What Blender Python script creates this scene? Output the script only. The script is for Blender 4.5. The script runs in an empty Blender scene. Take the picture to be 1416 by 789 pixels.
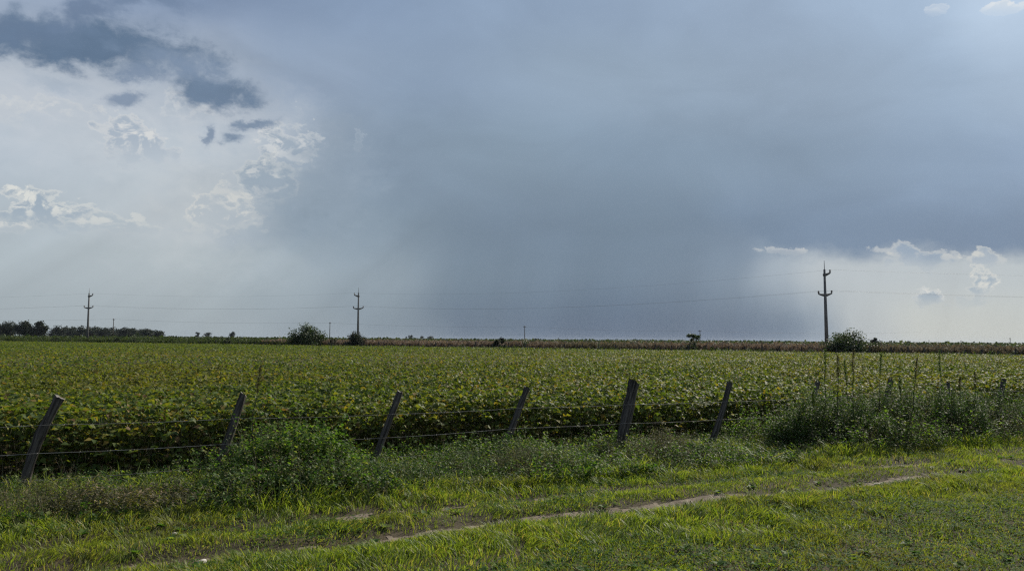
import bpy, math, random
import numpy as np
from math import radians as rad, sin, cos, tan, atan, pi
from mathutils import Vector, Matrix

# ------------------------------------------------------------------ camera
FPX, CXP, CYP = 1090.0, 708.0, 394.5
HC = 1.9
PITCH, ROLL = rad(3.94), rad(0.44)
sc = bpy.context.scene
COL = sc.collection
cam_d = bpy.data.cameras.new('camera'); cam = bpy.data.objects.new('camera', cam_d); COL.objects.link(cam)
cam_d.sensor_width = 36.0; cam_d.lens = 36.0 * FPX / 1416.0
cam_d.clip_start = 0.05; cam_d.clip_end = 60000
cam.matrix_world = Matrix.Translation((0, 0, HC)) @ Matrix.Rotation(pi / 2 + PITCH, 4, 'X') @ Matrix.Rotation(ROLL, 4, 'Z')
sc.camera = cam

# ------------------------------------------------------------------ node helpers
def srgb(r, g, b, a=1.0):
    f = lambda c: (c / 255 / 12.92) if c / 255 <= 0.04045 else ((c / 255 + 0.055) / 1.055) ** 2.4
    return (f(r), f(g), f(b), a)

class T:                                     # small node-tree builder
    def __init__(s, nt): s.nt = nt; s.n = nt.nodes; s.l = nt.links
    def put(s, inp, v):
        if isinstance(v, E): s.l.new(v.k, inp)
        elif isinstance(v, bpy.types.NodeSocket): s.l.new(v, inp)
        else: inp.default_value = v
    def m(s, op, *a, clamp=False):
        n = s.n.new('ShaderNodeMath'); n.operation = op; n.use_clamp = clamp
        for i, v in enumerate(a): s.put(n.inputs[i], v)
        return E(s, n.outputs[0])
    def smooth(s, v, lo, hi, a=0.0, b=1.0):
        n = s.n.new('ShaderNodeMapRange'); n.interpolation_type = 'SMOOTHSTEP'
        for i, x in enumerate((v, lo, hi, a, b)): s.put(n.inputs[i], x)
        return E(s, n.outputs[0])
    def lin(s, v, lo, hi, a=0.0, b=1.0):
        n = s.n.new('ShaderNodeMapRange')
        for i, x in enumerate((v, lo, hi, a, b)): s.put(n.inputs[i], x)
        return E(s, n.outputs[0])
    def mix(s, f, a, b):
        n = s.n.new('ShaderNodeMix'); n.data_type = 'RGBA'
        s.put(n.inputs[0], f); s.put(n.inputs[6], a); s.put(n.inputs[7], b)
        return n.outputs[2]
    def noise(s, vec, scale, detail=4, rough=0.5, dist=0.0):
        n = s.n.new('ShaderNodeTexNoise'); s.put(n.inputs['Vector'], vec)
        n.inputs['Scale'].default_value = scale; n.inputs['Detail'].default_value = detail
        n.inputs['Roughness'].default_value = rough; n.inputs['Distortion'].default_value = dist
        return E(s, n.outputs[0])
    def ramp(s, v, stops, interp='LINEAR'):
        n = s.n.new('ShaderNodeValToRGB'); s.put(n.inputs[0], v); r = n.color_ramp; r.interpolation = interp
        while len(r.elements) < len(stops): r.elements.new(0.5)
        for e, (p, c) in zip(r.elements, sorted(stops, key=lambda q: q[0])): e.position = p
        for e, (p, c) in zip(r.elements, sorted(stops, key=lambda q: q[0])): e.color = c
        return n.outputs[0]
    def comb(s, x, y, z=0.0):
        n = s.n.new('ShaderNodeCombineXYZ')
        for i, v in enumerate((x, y, z)): s.put(n.inputs[i], v)
        return n.outputs[0]
class E:
    def __init__(s, t, k): s.t = t; s.k = k
    def __add__(s, o): return s.t.m('ADD', s, o)
    __radd__ = __add__
    def __sub__(s, o): return s.t.m('SUBTRACT', s, o)
    def __rsub__(s, o): return s.t.m('SUBTRACT', o, s)
    def __mul__(s, o): return s.t.m('MULTIPLY', s, o)
    __rmul__ = __mul__
    def __truediv__(s, o): return s.t.m('DIVIDE', s, o)

# ------------------------------------------------------------------ sky (world) and sun
SUN_AZ, SUN_EL = rad(33), rad(34)            # azimuth clockwise from +Y, elevation
w = bpy.data.worlds.new('World'); sc.world = w; w.use_nodes = True
nt = w.node_tree; nt.nodes.clear(); t = T(nt)
tc = nt.nodes.new('ShaderNodeTexCoord')
sep = nt.nodes.new('ShaderNodeSeparateXYZ'); nt.links.new(tc.outputs['Generated'], sep.inputs[0])
dx, dy, dz = (E(t, o) for o in sep.outputs)
DIR = tc.outputs['Generated']
SP = rad(3.94)                                # the cloud chart is centred on a fixed direction of the sky
ww = t.m('MAXIMUM', dy * cos(SP) + dz * sin(SP), 0.4)
CX = dx / ww * 1090 + 708
CY = 394.5 - (dz * cos(SP) - dy * sin(SP)) / ww * 1090 - (dx / ww) * 8.4
# noise lives on the sphere of directions
mp = nt.nodes.new('ShaderNodeMapping'); nt.links.new(DIR, mp.inputs[0]); mp.inputs['Scale'].default_value = (1, 1, 1.5)
NV = mp.outputs[0]
nbig = t.noise(NV, 3.2, 3, 0.5) - 0.5
nmid = t.noise(NV, 11, 6, 0.58, 0.2) - 0.5
nfine = t.noise(NV, 34, 6, 0.62, 0.3) - 0.5
# broad tones of the sky: rows of colour ramps over azimuth, blended over height
LO, HI = -2200.0, 3600.0
def row(stops):
    return t.ramp((CX + nbig * 190 - LO) / (HI - LO), [((x - LO) / (HI - LO), srgb(*c)) for x, c in stops], 'EASE')
def rear(c1, c2): return [(-2000, c1), (-400, c1)], [(1700, c2), (3400, c2)]
rows = []
def addrow(y, stops, a=(108, 120, 143), b=(124, 137, 158)):
    l, r = rear(a, b); rows.append((y, row(l + stops + r)))
addrow(-2300, [(700, (114, 129, 156))])
addrow(-900, [(100, (115, 130, 155)), (700, (120, 136, 160)), (1351, (190, 203, 220))])
addrow(-330, [(100, (140, 155, 178)), (800, (140, 158, 182)), (1351, (212, 222, 232))], b=(200, 212, 226))
addrow(-5, [(0, (158, 171, 192)), (280, (134, 151, 178)), (480, (136, 154, 180)), (720, (144, 162, 186)), (1000, (152, 170, 193)), (1240, (164, 184, 208)), (1400, (184, 202, 223))])
addrow(110, [(0, (184, 192, 203)), (230, (178, 187, 200)), (400, (150, 165, 186)), (600, (141, 158, 180)), (850, (149, 166, 185)), (1100, (149, 166, 186)), (1300, (155, 174, 196)), (1416, (164, 182, 203))])
addrow(215, [(0, (187, 196, 206)), (200, (190, 198, 206)), (330, (178, 188, 199)), (470, (138, 154, 172)), (700, (134, 151, 168)), (900, (133, 151, 170)), (1100, (133, 151, 171)), (1300, (140, 159, 182)), (1416, (143, 162, 186))])
addrow(322, [(0, (181, 190, 197)), (250, (184, 191, 197)), (360, (160, 172, 184)), (440, (132, 148, 163)), (700, (119, 135, 153)), (900, (117, 134, 152)), (1050, (117, 135, 157)), (1180, (119, 137, 160)), (1416, (119, 137, 161))], b=(100, 116, 142))
addrow(366, [(0, (176, 185, 191)), (250, (178, 186, 191)), (400, (164, 175, 183)), (520, (152, 164, 174)), (640, (119, 135, 151)), (850, (112, 129, 148)), (930, (116, 132, 151)), (1010, (130, 145, 162)), (1090, (160, 171, 183)), (1165, (182, 188, 193)), (1416, (186, 192, 196))], a=(105,116,135), b=(125, 135, 150))
addrow(455, [(0, (166, 175, 181)), (300, (163, 172, 178)), (430, (150, 161, 170)), (520, (136, 149, 161)), (640, (105, 121, 140)), (850, (93, 111, 134)), (1000, (98, 116, 139)), (1088, (108, 126, 147)), (1145, (138, 152, 167)), (1210, (178, 184, 188)), (1300, (194, 197, 194)), (1416, (193, 196, 193))], a=(105,116,135), b=(125, 135, 150))
WX0 = t.noise(NV, 19, 6, 0.6) - 0.5
yy = CY + nbig * 30 + nmid * 36
col = rows[0][1]
for (y0, c0), (y1, c1) in zip(rows, rows[1:]):
    if y1 == 366:
        kb = t.smooth(CX, 1080, 980) * t.smooth(CX, 380, 520)          # inside the rain the base dissolves
        yb = yy + WX0 * 40
        col = t.mix(t.smooth(yb, 330 - kb * 62, 364 + kb * 70), col, c1)
    else: col = t.mix(t.smooth(yy, y0, y1), col, c1)
# faint mottling of the storm cloud and slanting shafts of light below the sun
def shade(c, f):
    n = nt.nodes.new('ShaderNodeVectorMath'); n.operation = 'SCALE'; t.put(n.inputs[0], c); t.put(n.inputs[3], f); return n.outputs[0]
mpc = nt.nodes.new('ShaderNodeMapping'); nt.links.new(DIR, mpc.inputs[0]); mpc.inputs['Scale'].default_value = (1, 1, 2.2); mpc.inputs['Rotation'].default_value = (0, rad(12), 0)
nlay = t.noise(mpc.outputs[0], 5.5, 7, 0.55, 0.6) - 0.5
col = shade(col, 1.0 + nbig * 0.20 + nmid * 0.10 + nlay * 0.34 * t.smooth(CY, 400, 250) + nfine * 0.035)
tint = nt.nodes.new('ShaderNodeVectorMath'); tint.operation = 'MULTIPLY'; nt.links.new(col, tint.inputs[0]); tint.inputs[1].default_value = (0.965, 0.992, 1.0); col = tint.outputs[0]
stn = nt.nodes.new('ShaderNodeTexNoise'); stn.noise_dimensions = '1D'; stn.inputs['Scale'].default_value = 1.0; stn.inputs['Detail'].default_value = 4
nt.links.new(((CX + CY * 0.22) / 62.0).k, stn.inputs['W'])
col = shade(col, 1.0 + (E(t, stn.outputs[0]) - 0.5) * 0.14 * t.smooth(CY, 260, 420) * t.smooth(CX, 420, 560))
ang = t.m('ARCTAN2', CX - 1351, CY + 330)
rn = nt.nodes.new('ShaderNodeTexNoise'); rn.noise_dimensions = '1D'; rn.inputs['Scale'].default_value = 26; rn.inputs['Detail'].default_value = 2
nt.links.new(ang.k, rn.inputs['W'])
raym = t.smooth(CX, 120, 420) * t.smooth(CX, 700, 480) * t.smooth(CY, 180, 300) + t.smooth(CX, 420, 120) * t.smooth(CY, 240, 330)
col = shade(col, 1.0 + (E(t, rn.outputs[0]) - 0.5) * raym * 0.17)
wcol = nt.nodes.new('ShaderNodeTexNoise'); nt.links.new(NV, wcol.inputs['Vector']); wcol.inputs['Scale'].default_value = 17; wcol.inputs['Detail'].default_value = 9; wcol.inputs['Roughness'].default_value = 0.68
wsep = nt.nodes.new('ShaderNodeSeparateXYZ'); nt.links.new(wcol.outputs['Color'], wsep.inputs[0])
WX, WY = E(t, wsep.outputs[0]) - 0.5, E(t, wsep.outputs[1]) - 0.5
# relief of the billows: the same noise a little nearer the sun
pert = nt.nodes.new('ShaderNodeVectorMath'); pert.operation = 'ADD'; nt.links.new(NV, pert.inputs[0]); pert.inputs[1].default_value = (0.006, 0.0, 0.011)
rA = t.noise(NV, 30, 8, 0.6, 0.6); rB = t.noise(pert.outputs[0], 30, 8, 0.6, 0.6)
RELIEF = rA - rB
vwarp = nt.nodes.new('ShaderNodeVectorMath'); vwarp.operation = 'MULTIPLY_ADD'; nt.links.new(wcol.outputs['Color'], vwarp.inputs[0]); vwarp.inputs[1].default_value = (0.05, 0.05, 0.05); nt.links.new(NV, vwarp.inputs[2])
def puffs(scale):
    v = nt.nodes.new('ShaderNodeTexVoronoi'); v.feature = 'SMOOTH_F1'; v.inputs['Scale'].default_value = scale; v.inputs['Smoothness'].default_value = 0.35
    nt.links.new(vwarp.outputs[0], v.inputs['Vector']); return 0.45 - E(t, v.outputs['Distance'])
PUFF = puffs(38) * 0.9 + puffs(85) * 0.45
def blob(cx, cy, rx, ry, rot=0.0, warp=1.0):
    ax, ay = CX + WX * (110 * warp) - cx, CY + WY * (80 * warp) - cy
    c, s_ = cos(rad(rot)), sin(rad(rot))
    u = (ax * c + ay * s_) / rx; v = (ay * c - ax * s_) / ry
    return 1.0 - t.m('SQRT', u * u + v * v) + nfine * 1.3 + nmid * 0.8
def dark(cx, cy, rx, ry, rot, c, a=0.9, soft=0.5, amp=1.0, fine=0.5):
    global col
    f = blob(cx, cy, rx * 1.35, ry * 1.45, rot, 1.25 * amp * min(1.0, 0.35 + ry / 25))
    col = t.mix(t.smooth(f, -0.45, 0.25) * a * 0.25, col, srgb(*[v_ + 10 for v_ in c]))
    col = t.mix(t.smooth(f, -0.05, soft + 0.12) * a, col, shade(srgb_node(c), 1.0 + nfine * 0.25))
def srgb_node(c):
    n = nt.nodes.new('ShaderNodeRGB'); n.outputs[0].default_value = srgb(*c); return n.outputs[0]
def cumulus(cx, cy, rx, ry, rot=0, edge=(214, 216, 214), body=(168, 180, 192), a=0.85, amp=1.0):
    global col
    f = blob(cx, cy, rx * 1.05, ry * 1.1, rot, 0.9 * min(1.0, 0.3 + ry / 30)) + PUFF * 0.9
    up = t.smooth(CY, cy + ry * 1.1, cy - ry * 0.4)
    rim = t.smooth(f, 0.50, 0.05)
    lit = t.m('MAXIMUM', rim * 0.85, t.smooth(RELIEF + PUFF * 0.12, -0.02, 0.12)) * (up * 0.65 + 0.35)
    cc = t.mix(lit, srgb(*body), srgb(*edge))
    col = t.mix(t.smooth(f, -0.02, 0.22) * a * (up * 0.7 + 0.3), col, cc)
# white veil patches at the left
dark(60, 150, 190, 60, 5, (196, 202, 209), 0.55, 0.9)
dark(330, 170, 120, 45, 20, (194, 200, 207), 0.55, 0.9)
dark(300, 285, 110, 70, 0, (196, 201, 203), 0.45, 0.9)
cumulus(185, 205, 62, 30, 25, edge=(218, 219, 218), body=(166, 179, 193), a=0.85)
cumulus(400, 215, 42, 52, -30, edge=(212, 215, 216), body=(158, 172, 186), a=0.85, amp=1.1)
cumulus(370, 262, 48, 40, -30, edge=(214, 216, 214), body=(152, 167, 181), a=0.8)
cumulus(310, 305, 60, 34, 0, edge=(216, 216, 211), body=(180, 189, 196), a=0.85)
dark(430, 290, 75, 55, 0, (140, 156, 171), 0.75, 0.8, 0.8)
dark(470, 225, 45, 60, 10, (138, 154, 170), 0.6, 0.8, 0.8)
cumulus(492, 200, 7, 20, 10, edge=(172, 184, 196), body=(150, 165, 180), a=0.5, amp=0.6)
cumulus(95, 165, 60, 18, 15, edge=(212, 214, 214), body=(186, 195, 204), a=0.5)
cumulus(10, 165, 40, 26, 0, edge=(214, 216, 215), body=(192, 199, 206), a=0.55)
cumulus(265, 160, 60, 22, 20, edge=(212, 215, 216), body=(176, 187, 198), a=0.5)
cumulus(58, 302, 78, 26, 8, edge=(222, 223, 218), body=(158, 173, 187), a=0.9)
cumulus(150, 318, 80, 15, 3, edge=(208, 211, 209), body=(176, 187, 195), a=0.7)
cumulus(8, 325, 30, 10, 0, edge=(216, 217, 214), body=(182, 191, 198), a=0.7)
# dark ragged cloud fragments at the upper left
dark(110, 70, 150, 30, 7, (98, 119, 144), 1.0, 0.42, 0.55, 0.35)
dark(30, 52, 70, 16, 0, (104, 124, 150), 0.85, 0.5, 0.6, 0.4)
dark(115, 24, 45, 14, -8, (108, 127, 154), 0.85, 0.6, 0.8, 0.6)
dark(205, 8, 75, 16, 5, (112, 131, 158), 0.8, 0.7, 0.8, 0.5)
dark(292, 132, 60, 22, 6, (106, 126, 150), 0.97, 0.45, 0.55, 0.35)
dark(250, 96, 60, 12, 14, (128, 146, 170), 0.7, 0.8, 1.0)
dark(75, 128, 45, 8, 10, (160, 174, 190), 0.6, 0.8, 1.0)
dark(196, 112, 36, 10, 5, (122, 140, 164), 0.8, 0.6, 0.8)
dark(172, 146, 30, 9, -8, (120, 138, 162), 0.8, 0.6, 0.9)
dark(345, 176, 34, 8, -12, (118, 137, 160), 0.85, 0.5, 1.0)
dark(318, 198, 17, 6, 0, (118, 137, 160), 0.85, 0.5, 0.8)
dark(281, 191, 6, 12, 10, (122, 140, 163), 0.8, 0.5, 0.6)
# the lit ragged base of the storm on the right, small cumulus below it
cumulus(1085, 340, 34, 7, 0, edge=(200, 203, 204), body=(176, 184, 192), a=0.7)
cumulus(1265, 344, 62, 17, 3, edge=(208, 209, 206), body=(150, 167, 186), a=0.75)
cumulus(1365, 350, 34, 12, 12, edge=(214, 214, 208), body=(168, 180, 192), a=0.75)
cumulus(1356, 384, 34, 27, -25, edge=(218, 218, 212), body=(160, 175, 188), a=0.95, amp=0.8)
cumulus(1289, 400, 26, 14, 0, edge=(212, 214, 212), body=(158, 173, 187), a=1.0, amp=0.4)
cumulus(1390, -2, 48, 12, 0, edge=(226, 230, 232), body=(205, 216, 226), a=0.8)
cumulus(1288, 4, 14, 8, 0, edge=(210, 218, 226), body=(190, 204, 220), a=0.6)
hv = shade(col, 1.0)
sky = nt.nodes.new('ShaderNodeTexSky'); sky.sky_type = 'NISHITA'; sky.sun_disc = False
sky.sun_elevation = SUN_EL; sky.sun_rotation = SUN_AZ
bg1 = nt.nodes.new('ShaderNodeBackground'); bg1.inputs['Strength'].default_value = 0.07; nt.links.new(sky.outputs[0], bg1.inputs[0])
bg2 = nt.nodes.new('ShaderNodeBackground'); bg2.inputs['Strength'].default_value = 1.0; nt.links.new(hv, bg2.inputs[0])
mx = nt.nodes.new('ShaderNodeMixShader'); mx.inputs[0].default_value = 0.96
nt.links.new(bg1.outputs[0], mx.inputs[1]); nt.links.new(bg2.outputs[0], mx.inputs[2])
wo = nt.nodes.new('ShaderNodeOutputWorld'); nt.links.new(mx.outputs[0], wo.inputs[0])
w.cycles.sampling_method = 'MANUAL'; w.cycles.sample_map_resolution = 512

sl = bpy.data.lights.new('sun', 'SUN'); sl.energy = 5.0; sl.angle = rad(0.6); sl.color = (1.0, 0.925, 0.79)
sun = bpy.data.objects.new('sun', sl); COL.objects.link(sun)
sd = Vector((sin(SUN_AZ) * cos(SUN_EL), cos(SUN_AZ) * cos(SUN_EL), sin(SUN_EL)))
sun.rotation_euler = sd.to_track_quat('Z', 'Y').to_euler()
sc.view_settings.view_transform = 'Standard'; sc.view_settings.look = 'None'
sc.view_settings.exposure = 0.0; sc.view_settings.gamma = 1.0
cy = sc.cycles; cy.use_denoising = False; cy.pixel_filter_type = 'BLACKMAN_HARRIS'; cy.filter_width = 1.25
cy.max_bounces = 5; cy.diffuse_bounces = 3; cy.glossy_bounces = 2; cy.transmission_bounces = 4; cy.volume_bounces = 0
cy.transparent_max_bounces = 4; cy.caustics_reflective = False; cy.caustics_refractive = False

HAZE = 0.00006
# ------------------------------------------------------------------ field coordinates: s along the fence, q away from the camera
P0 = np.array([0.0, 13.3]); EV = np.array([0.895, 0.446]); NVq = np.array([-0.446, 0.895])
def SQ(x, y): return (x * EV[0] + (y - P0[1]) * EV[1], x * NVq[0] + (y - P0[1]) * NVq[1])
def XY(s, q): return (s * EV[0] + q * NVq[0], P0[1] + s * EV[1] + q * NVq[1])
def hor(px): return 464 + px * 11 / 1416
def on_line(px, q):                           # the point of the line q=const seen at photo column px
    u = (px - 708) / FPX; k = EV[1] / EV[0]
    y0 = P0[1] + q * (NVq[1] - NVq[0] * k); y = y0 / (1 - k * u)
    return u * y, y
def at(px, d): return ((px - 708) / FPX * d, d)
def zof(px, py, d): return HC - (py - hor(px)) / FPX * d
def ground_at(px, py, z=0.0):                 # where the sight line of a photo pixel meets the ground
    x, y = (px - CXP) / FPX, -(py - CYP) / FPX
    xr, yr = x * cos(ROLL) - y * sin(ROLL), x * sin(ROLL) + y * cos(ROLL)
    dy_, dz_ = cos(PITCH) - yr * sin(PITCH), yr * cos(PITCH) + sin(PITCH); k = (z - HC) / dz_
    return xr * k, dy_ * k
def s_of(px, q=-1.2): return SQ(*on_line(px, q))[0]
def far_edge(x): return 106 - 0.54 * x        # the far side of the crop

def h2(ix, iy, seed):
    n = (ix.astype(np.int64) * 374761393 + iy.astype(np.int64) * 668265263 + seed * 974634777) & 0x7fffffff
    n = ((n ^ (n >> 13)) * 1274126177) & 0x7fffffff
    return ((n ^ (n >> 16)) & 0xffff) / 65535.0
def vn(x, y, seed=0):
    x = np.asarray(x, float); y = np.asarray(y, float)
    ix, iy = np.floor(x), np.floor(y); fx, fy = x - ix, y - iy
    fx, fy = fx * fx * (3 - 2 * fx), fy * fy * (3 - 2 * fy)
    a, b, c, d = h2(ix, iy, seed), h2(ix + 1, iy, seed), h2(ix, iy + 1, seed), h2(ix + 1, iy + 1, seed)
    return (a * (1 - fx) + b * fx) * (1 - fy) + (c * (1 - fx) + d * fx) * fy
def fbm(x, y, seed=0, o=4):
    r, a, tot = 0, 1.0, 0
    for i in range(o):
        r = r + a * vn(np.asarray(x) * 2 ** i, np.asarray(y) * 2 ** i, seed + i * 7); tot += a; a *= 0.5
    return r / tot
def g(x, c, w_): return np.exp(-((x - c) / w_) ** 2)
def sst(x, a, b):
    k = np.clip((np.asarray(x, float) - a) / (b - a), 0, 1); return k * k * (3 - 2 * k)
def bare(s, q):                               # how bare the wheel ruts are, 0..1
    wob = (fbm(s * 0.35, s * 0 + 3, 5, 2) - 0.5) * 0.16
    n1 = fbm(s * 1.1, q * 3.0, 11); n2 = fbm(s * 0.3, q * 0.3, 23, 2)
    r1 = g(q, -4.25 + wob, 0.17) * (0.46 + 0.66 * sst(s, -4.2, -1.9) - 0.15 * sst(s, 5, 9)) * (0.45 + 1.0 * n1)
    r2 = g(q, -3.35 + wob, 0.18) * (0.1 + 1.15 * n2 * sst(n1, 0.35, 0.62)) * (0.7 + 0.5 * sst(s, -1, 6))
    n3 = fbm(s * 0.8 + 40, q * 1.3, 31)
    r3 = 0.0 * sst(n3, 0.60, 0.74) * sst(q, -8.5, -6.3) * sst(q, -5.2, -5.9)
    brk = 1 - .75 * g(s, 2.4, .95)
    end = 1 - sst(s, 5.2, 6.4)
    return np.clip(np.maximum(r1 * brk * end, r2 * end), 0, 1)
def gz(x, y):
    x = np.asarray(x, float); y = np.asarray(y, float); s, q = SQ(x, y)
    z = (fbm(x * 0.8, y * 0.8, 3) - 0.5) * 0.10 + (fbm(x * 3.1, y * 3.1, 9, 3) - 0.5) * 0.045
    z = z - 0.075 * g(q, -4.25, 0.3) - 0.05 * g(q, -3.35, 0.24) - 0.16 * sst(q, -3.0, -1.3) + 0.10 * sst(q, 0.6, 1.6)
    near = sst(np.hypot(x, y), 60, 35)
    return z * near - 0.06 * (1 - near)

# ------------------------------------------------------------------ meshes
def mesh(name, V, F, mat, parent=None, smooth=False, loc=None):
    V = np.ascontiguousarray(V, np.float32).reshape(-1, 3); F = np.ascontiguousarray(F, np.int32)
    if loc is not None: V = V - np.array(loc, np.float32)
    k = F.shape[1]
    me = bpy.data.meshes.new(name)
    me.vertices.add(len(V)); me.vertices.foreach_set('co', V.ravel())
    me.loops.add(F.size); me.loops.foreach_set('vertex_index', F.ravel())
    me.polygons.add(len(F)); me.polygons.foreach_set('loop_start', np.arange(0, F.size, k, dtype=np.int32))
    me.polygons.foreach_set('loop_total', np.full(len(F), k, np.int32))
    if smooth: me.polygons.foreach_set('use_smooth', np.ones(len(F), bool))
    me.update(calc_edges=True)
    me.materials.append(mat)
    o = bpy.data.objects.new(name, me); COL.objects.link(o)
    if parent is not None: o.parent = parent
    elif loc is not None: o.location = loc
    return o
def tag(o, label=None, cat=None, group=None, kind=None):
    for k, v in (('label', label), ('category', cat), ('group', group), ('kind', kind)):
        if v: o[k] = v
    return o
def empty(name, loc, label, cat, group=None):
    o = bpy.data.objects.new(name, None); COL.objects.link(o); o.location = loc; o.empty_display_size = 0.2
    return tag(o, label, cat, group)
class Bag:                                    # gathers triangle soups of one part
    def __init__(s): s.V = []; s.F = []; s.n = 0
    def add(s, V, F):
        V = np.asarray(V, float).reshape(-1, 3); s.V.append(V); s.F.append(np.asarray(F, np.int64) + s.n); s.n += len(V)
    def build(s, name, mat, parent=None, smooth=False, loc=None):
        return mesh(name, np.concatenate(s.V), np.concatenate(s.F), mat, parent, smooth, loc)
def frames(yaw, pitch, roll):                 # rotation matrices: columns = side, forward, up
    cy_, sy, cp, sp, cr, sr = np.cos(yaw), np.sin(yaw), np.cos(pitch), np.sin(pitch), np.cos(roll), np.sin(roll)
    f = np.stack([cy_ * cp, sy * cp, sp], 1); side = np.stack([sy, -cy_, 0 * sy], 1)
    up = np.cross(side, f)
    return side * cr[:, None] + up * sr[:, None], f, up * cr[:, None] - side * sr[:, None]
OVAL = np.array([(0, 0, 0), (-.40, .36, .10), (.40, .36, .10), (0, .42, 0), (0, 1, -.14)])
OVALF = np.array([(0, 3, 1), (0, 2, 3), (1, 3, 4), (3, 2, 4)])
NARROW = OVAL * np.array([.5, 1, .7]); ROUND = OVAL * np.array([1.15, .9, 1])
DIA = np.array([(0, 0, 0), (-.36, .45, .03), (.36, .45, .03), (0, 1, -.05)]); DIAF = np.array([(0, 2, 1), (1, 2, 3)])
def leaves(pos, yaw, pitch, roll, size, tmpl=OVAL, F=OVALF):
    S, Fw, U = frames(yaw, pitch, roll)
    V = (tmpl[None, :, 0, None] * S[:, None] + tmpl[None, :, 1, None] * Fw[:, None] + tmpl[None, :, 2, None] * U[:, None]) * size[:, None, None] + pos[:, None]
    n = len(pos); k = len(tmpl)
    return V.reshape(-1, 3), (F[None] + (np.arange(n) * k)[:, None, None]).reshape(-1, 3)
def tubes(P, R, sides=3):                     # P (N,K,3), R (N,K)
    N, K, _ = P.shape
    a = np.arange(sides) * 2 * pi / sides
    ring = np.stack([np.cos(a), np.sin(a), 0 * a], 1)
    V = P[:, :, None] + ring[None, None] * R[:, :, None, None]
    F = []
    for k in range(K - 1):
        for j in range(sides):
            a0, a1 = k * sides + j, k * sides + (j + 1) % sides
            F += [(a0, a1, a1 + sides), (a0, a1 + sides, a0 + sides)]
    F = np.array(F)
    return V.reshape(-1, 3), (F[None] + (np.arange(N) * K * sides)[:, None, None]).reshape(-1, 3)
def tube_path(P, R, sides=6, caps=True):      # one tube along a path, framed properly
    P = np.asarray(P, float); K = len(P); R = np.broadcast_to(R, (K,))
    T_ = np.gradient(P, axis=0); T_ /= np.linalg.norm(T_, axis=1)[:, None]
    ref = np.array([0, 0, 1.0]) if abs(T_[0][2]) < 0.9 else np.array([1.0, 0, 0])
    A = np.cross(T_, ref); A /= np.linalg.norm(A, axis=1)[:, None]; B = np.cross(T_, A)
    a = np.arange(sides) * 2 * pi / sides
    V = P[:, None] + (A[:, None] * np.cos(a)[None, :, None] + B[:, None] * np.sin(a)[None, :, None]) * R[:, None, None]
    V = V.reshape(-1, 3); F = []
    for k in range(K - 1):
        for j in range(sides):
            a0, a1 = k * sides + j, k * sides + (j + 1) % sides
            F += [(a0, a1, a1 + sides), (a0, a1 + sides, a0 + sides)]
    if caps:
        V = np.vstack([V, P[:1], P[-1:]]); c0, c1 = len(V) - 2, len(V) - 1; e = (K - 1) * sides
        for j in range(sides): F += [(c0, (j + 1) % sides, j), (c1, e + j, e + (j + 1) % sides)]
    return V, np.array(F)

# ------------------------------------------------------------------ materials
def mat(name):
    m = bpy.data.materials.new(name); m.use_nodes = True; m.node_tree.nodes.clear()
    return m, T(m.node_tree)
def out(m, t_, sh, disp=None):
    o = t_.n.new('ShaderNodeOutputMaterial'); t_.l.new(sh, o.inputs[0])
def leaf_mat(name, stops, trans=(1.3, 1.5, 0.5), tfac=0.35, rough=0.5, spec=0.5, patch=0.35, pscale=0.6, patchcol=None, pfac=0.5, hue2=None):
    """leaf by leaf colour from a ramp; slow patches over the ground tilt the ramp"""
    m, t_ = mat(name)
    geo = t_.n.new('ShaderNodeNewGeometry'); rnd = E(t_, geo.outputs['Random Per Island'])
    nz = t_.noise(geo.outputs['Position'], pscale, 3) - 0.5
    v = t_.m('ADD', rnd, nz * (2 * patch), clamp=True)
    c = t_.ramp(v, [(p, (*cc, 1)) for p, cc in stops])
    if patchcol:
        nz2 = t_.noise(geo.outputs['Position'], pscale * 0.45, 3)
        c = t_.mix(t_.smooth(nz2, 0.48, 0.66) * pfac, c, (*patchcol, 1))
    b = t_.n.new('ShaderNodeBsdfPrincipled'); t_.l.new(c, b.inputs['Base Color'])
    b.inputs['Roughness'].default_value = rough; b.inputs['Specular IOR Level'].default_value = spec
    vm = t_.n.new('ShaderNodeVectorMath'); vm.operation = 'MULTIPLY'; t_.l.new(c, vm.inputs[0]); vm.inputs[1].default_value = trans
    tr = t_.n.new('ShaderNodeBsdfTranslucent'); t_.l.new(vm.outputs[0], tr.inputs[0])
    mxx = t_.n.new('ShaderNodeMixShader'); mxx.inputs[0].default_value = tfac
    t_.l.new(b.outputs[0], mxx.inputs[1]); t_.l.new(tr.outputs[0], mxx.inputs[2])
    out(m, t_, mxx.outputs[0]); return m
def plain(name, c1, c2, scale=6, rough=0.8, spec=0.3, metal=0.0, stretch=(1, 1, 1), bump=0.0, coord='Object', lo=.35, hi=.65):
    m, t_ = mat(name)
    tcn = t_.n.new('ShaderNodeTexCoord'); mpn = t_.n.new('ShaderNodeMapping'); t_.l.new(tcn.outputs[coord], mpn.inputs[0]); mpn.inputs['Scale'].default_value = stretch
    nz = t_.noise(mpn.outputs[0], scale, 6, 0.6)
    c = t_.mix(t_.smooth(nz, lo, hi), (*c1, 1), (*c2, 1))
    b = t_.n.new('ShaderNodeBsdfPrincipled'); t_.l.new(c, b.inputs['Base Color'])
    b.inputs['Roughness'].default_value = rough; b.inputs['Specular IOR Level'].default_value = spec; b.inputs['Metallic'].default_value = metal
    if bump:
        bn = t_.n.new('ShaderNodeBump'); bn.inputs['Strength'].default_value = bump; bn.inputs['Distance'].default_value = 0.02
        t_.l.new(nz.k, bn.inputs['Height']); t_.l.new(bn.outputs[0], b.inputs['Normal'])
    out(m, t_, b.outputs[0]); return m

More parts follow.
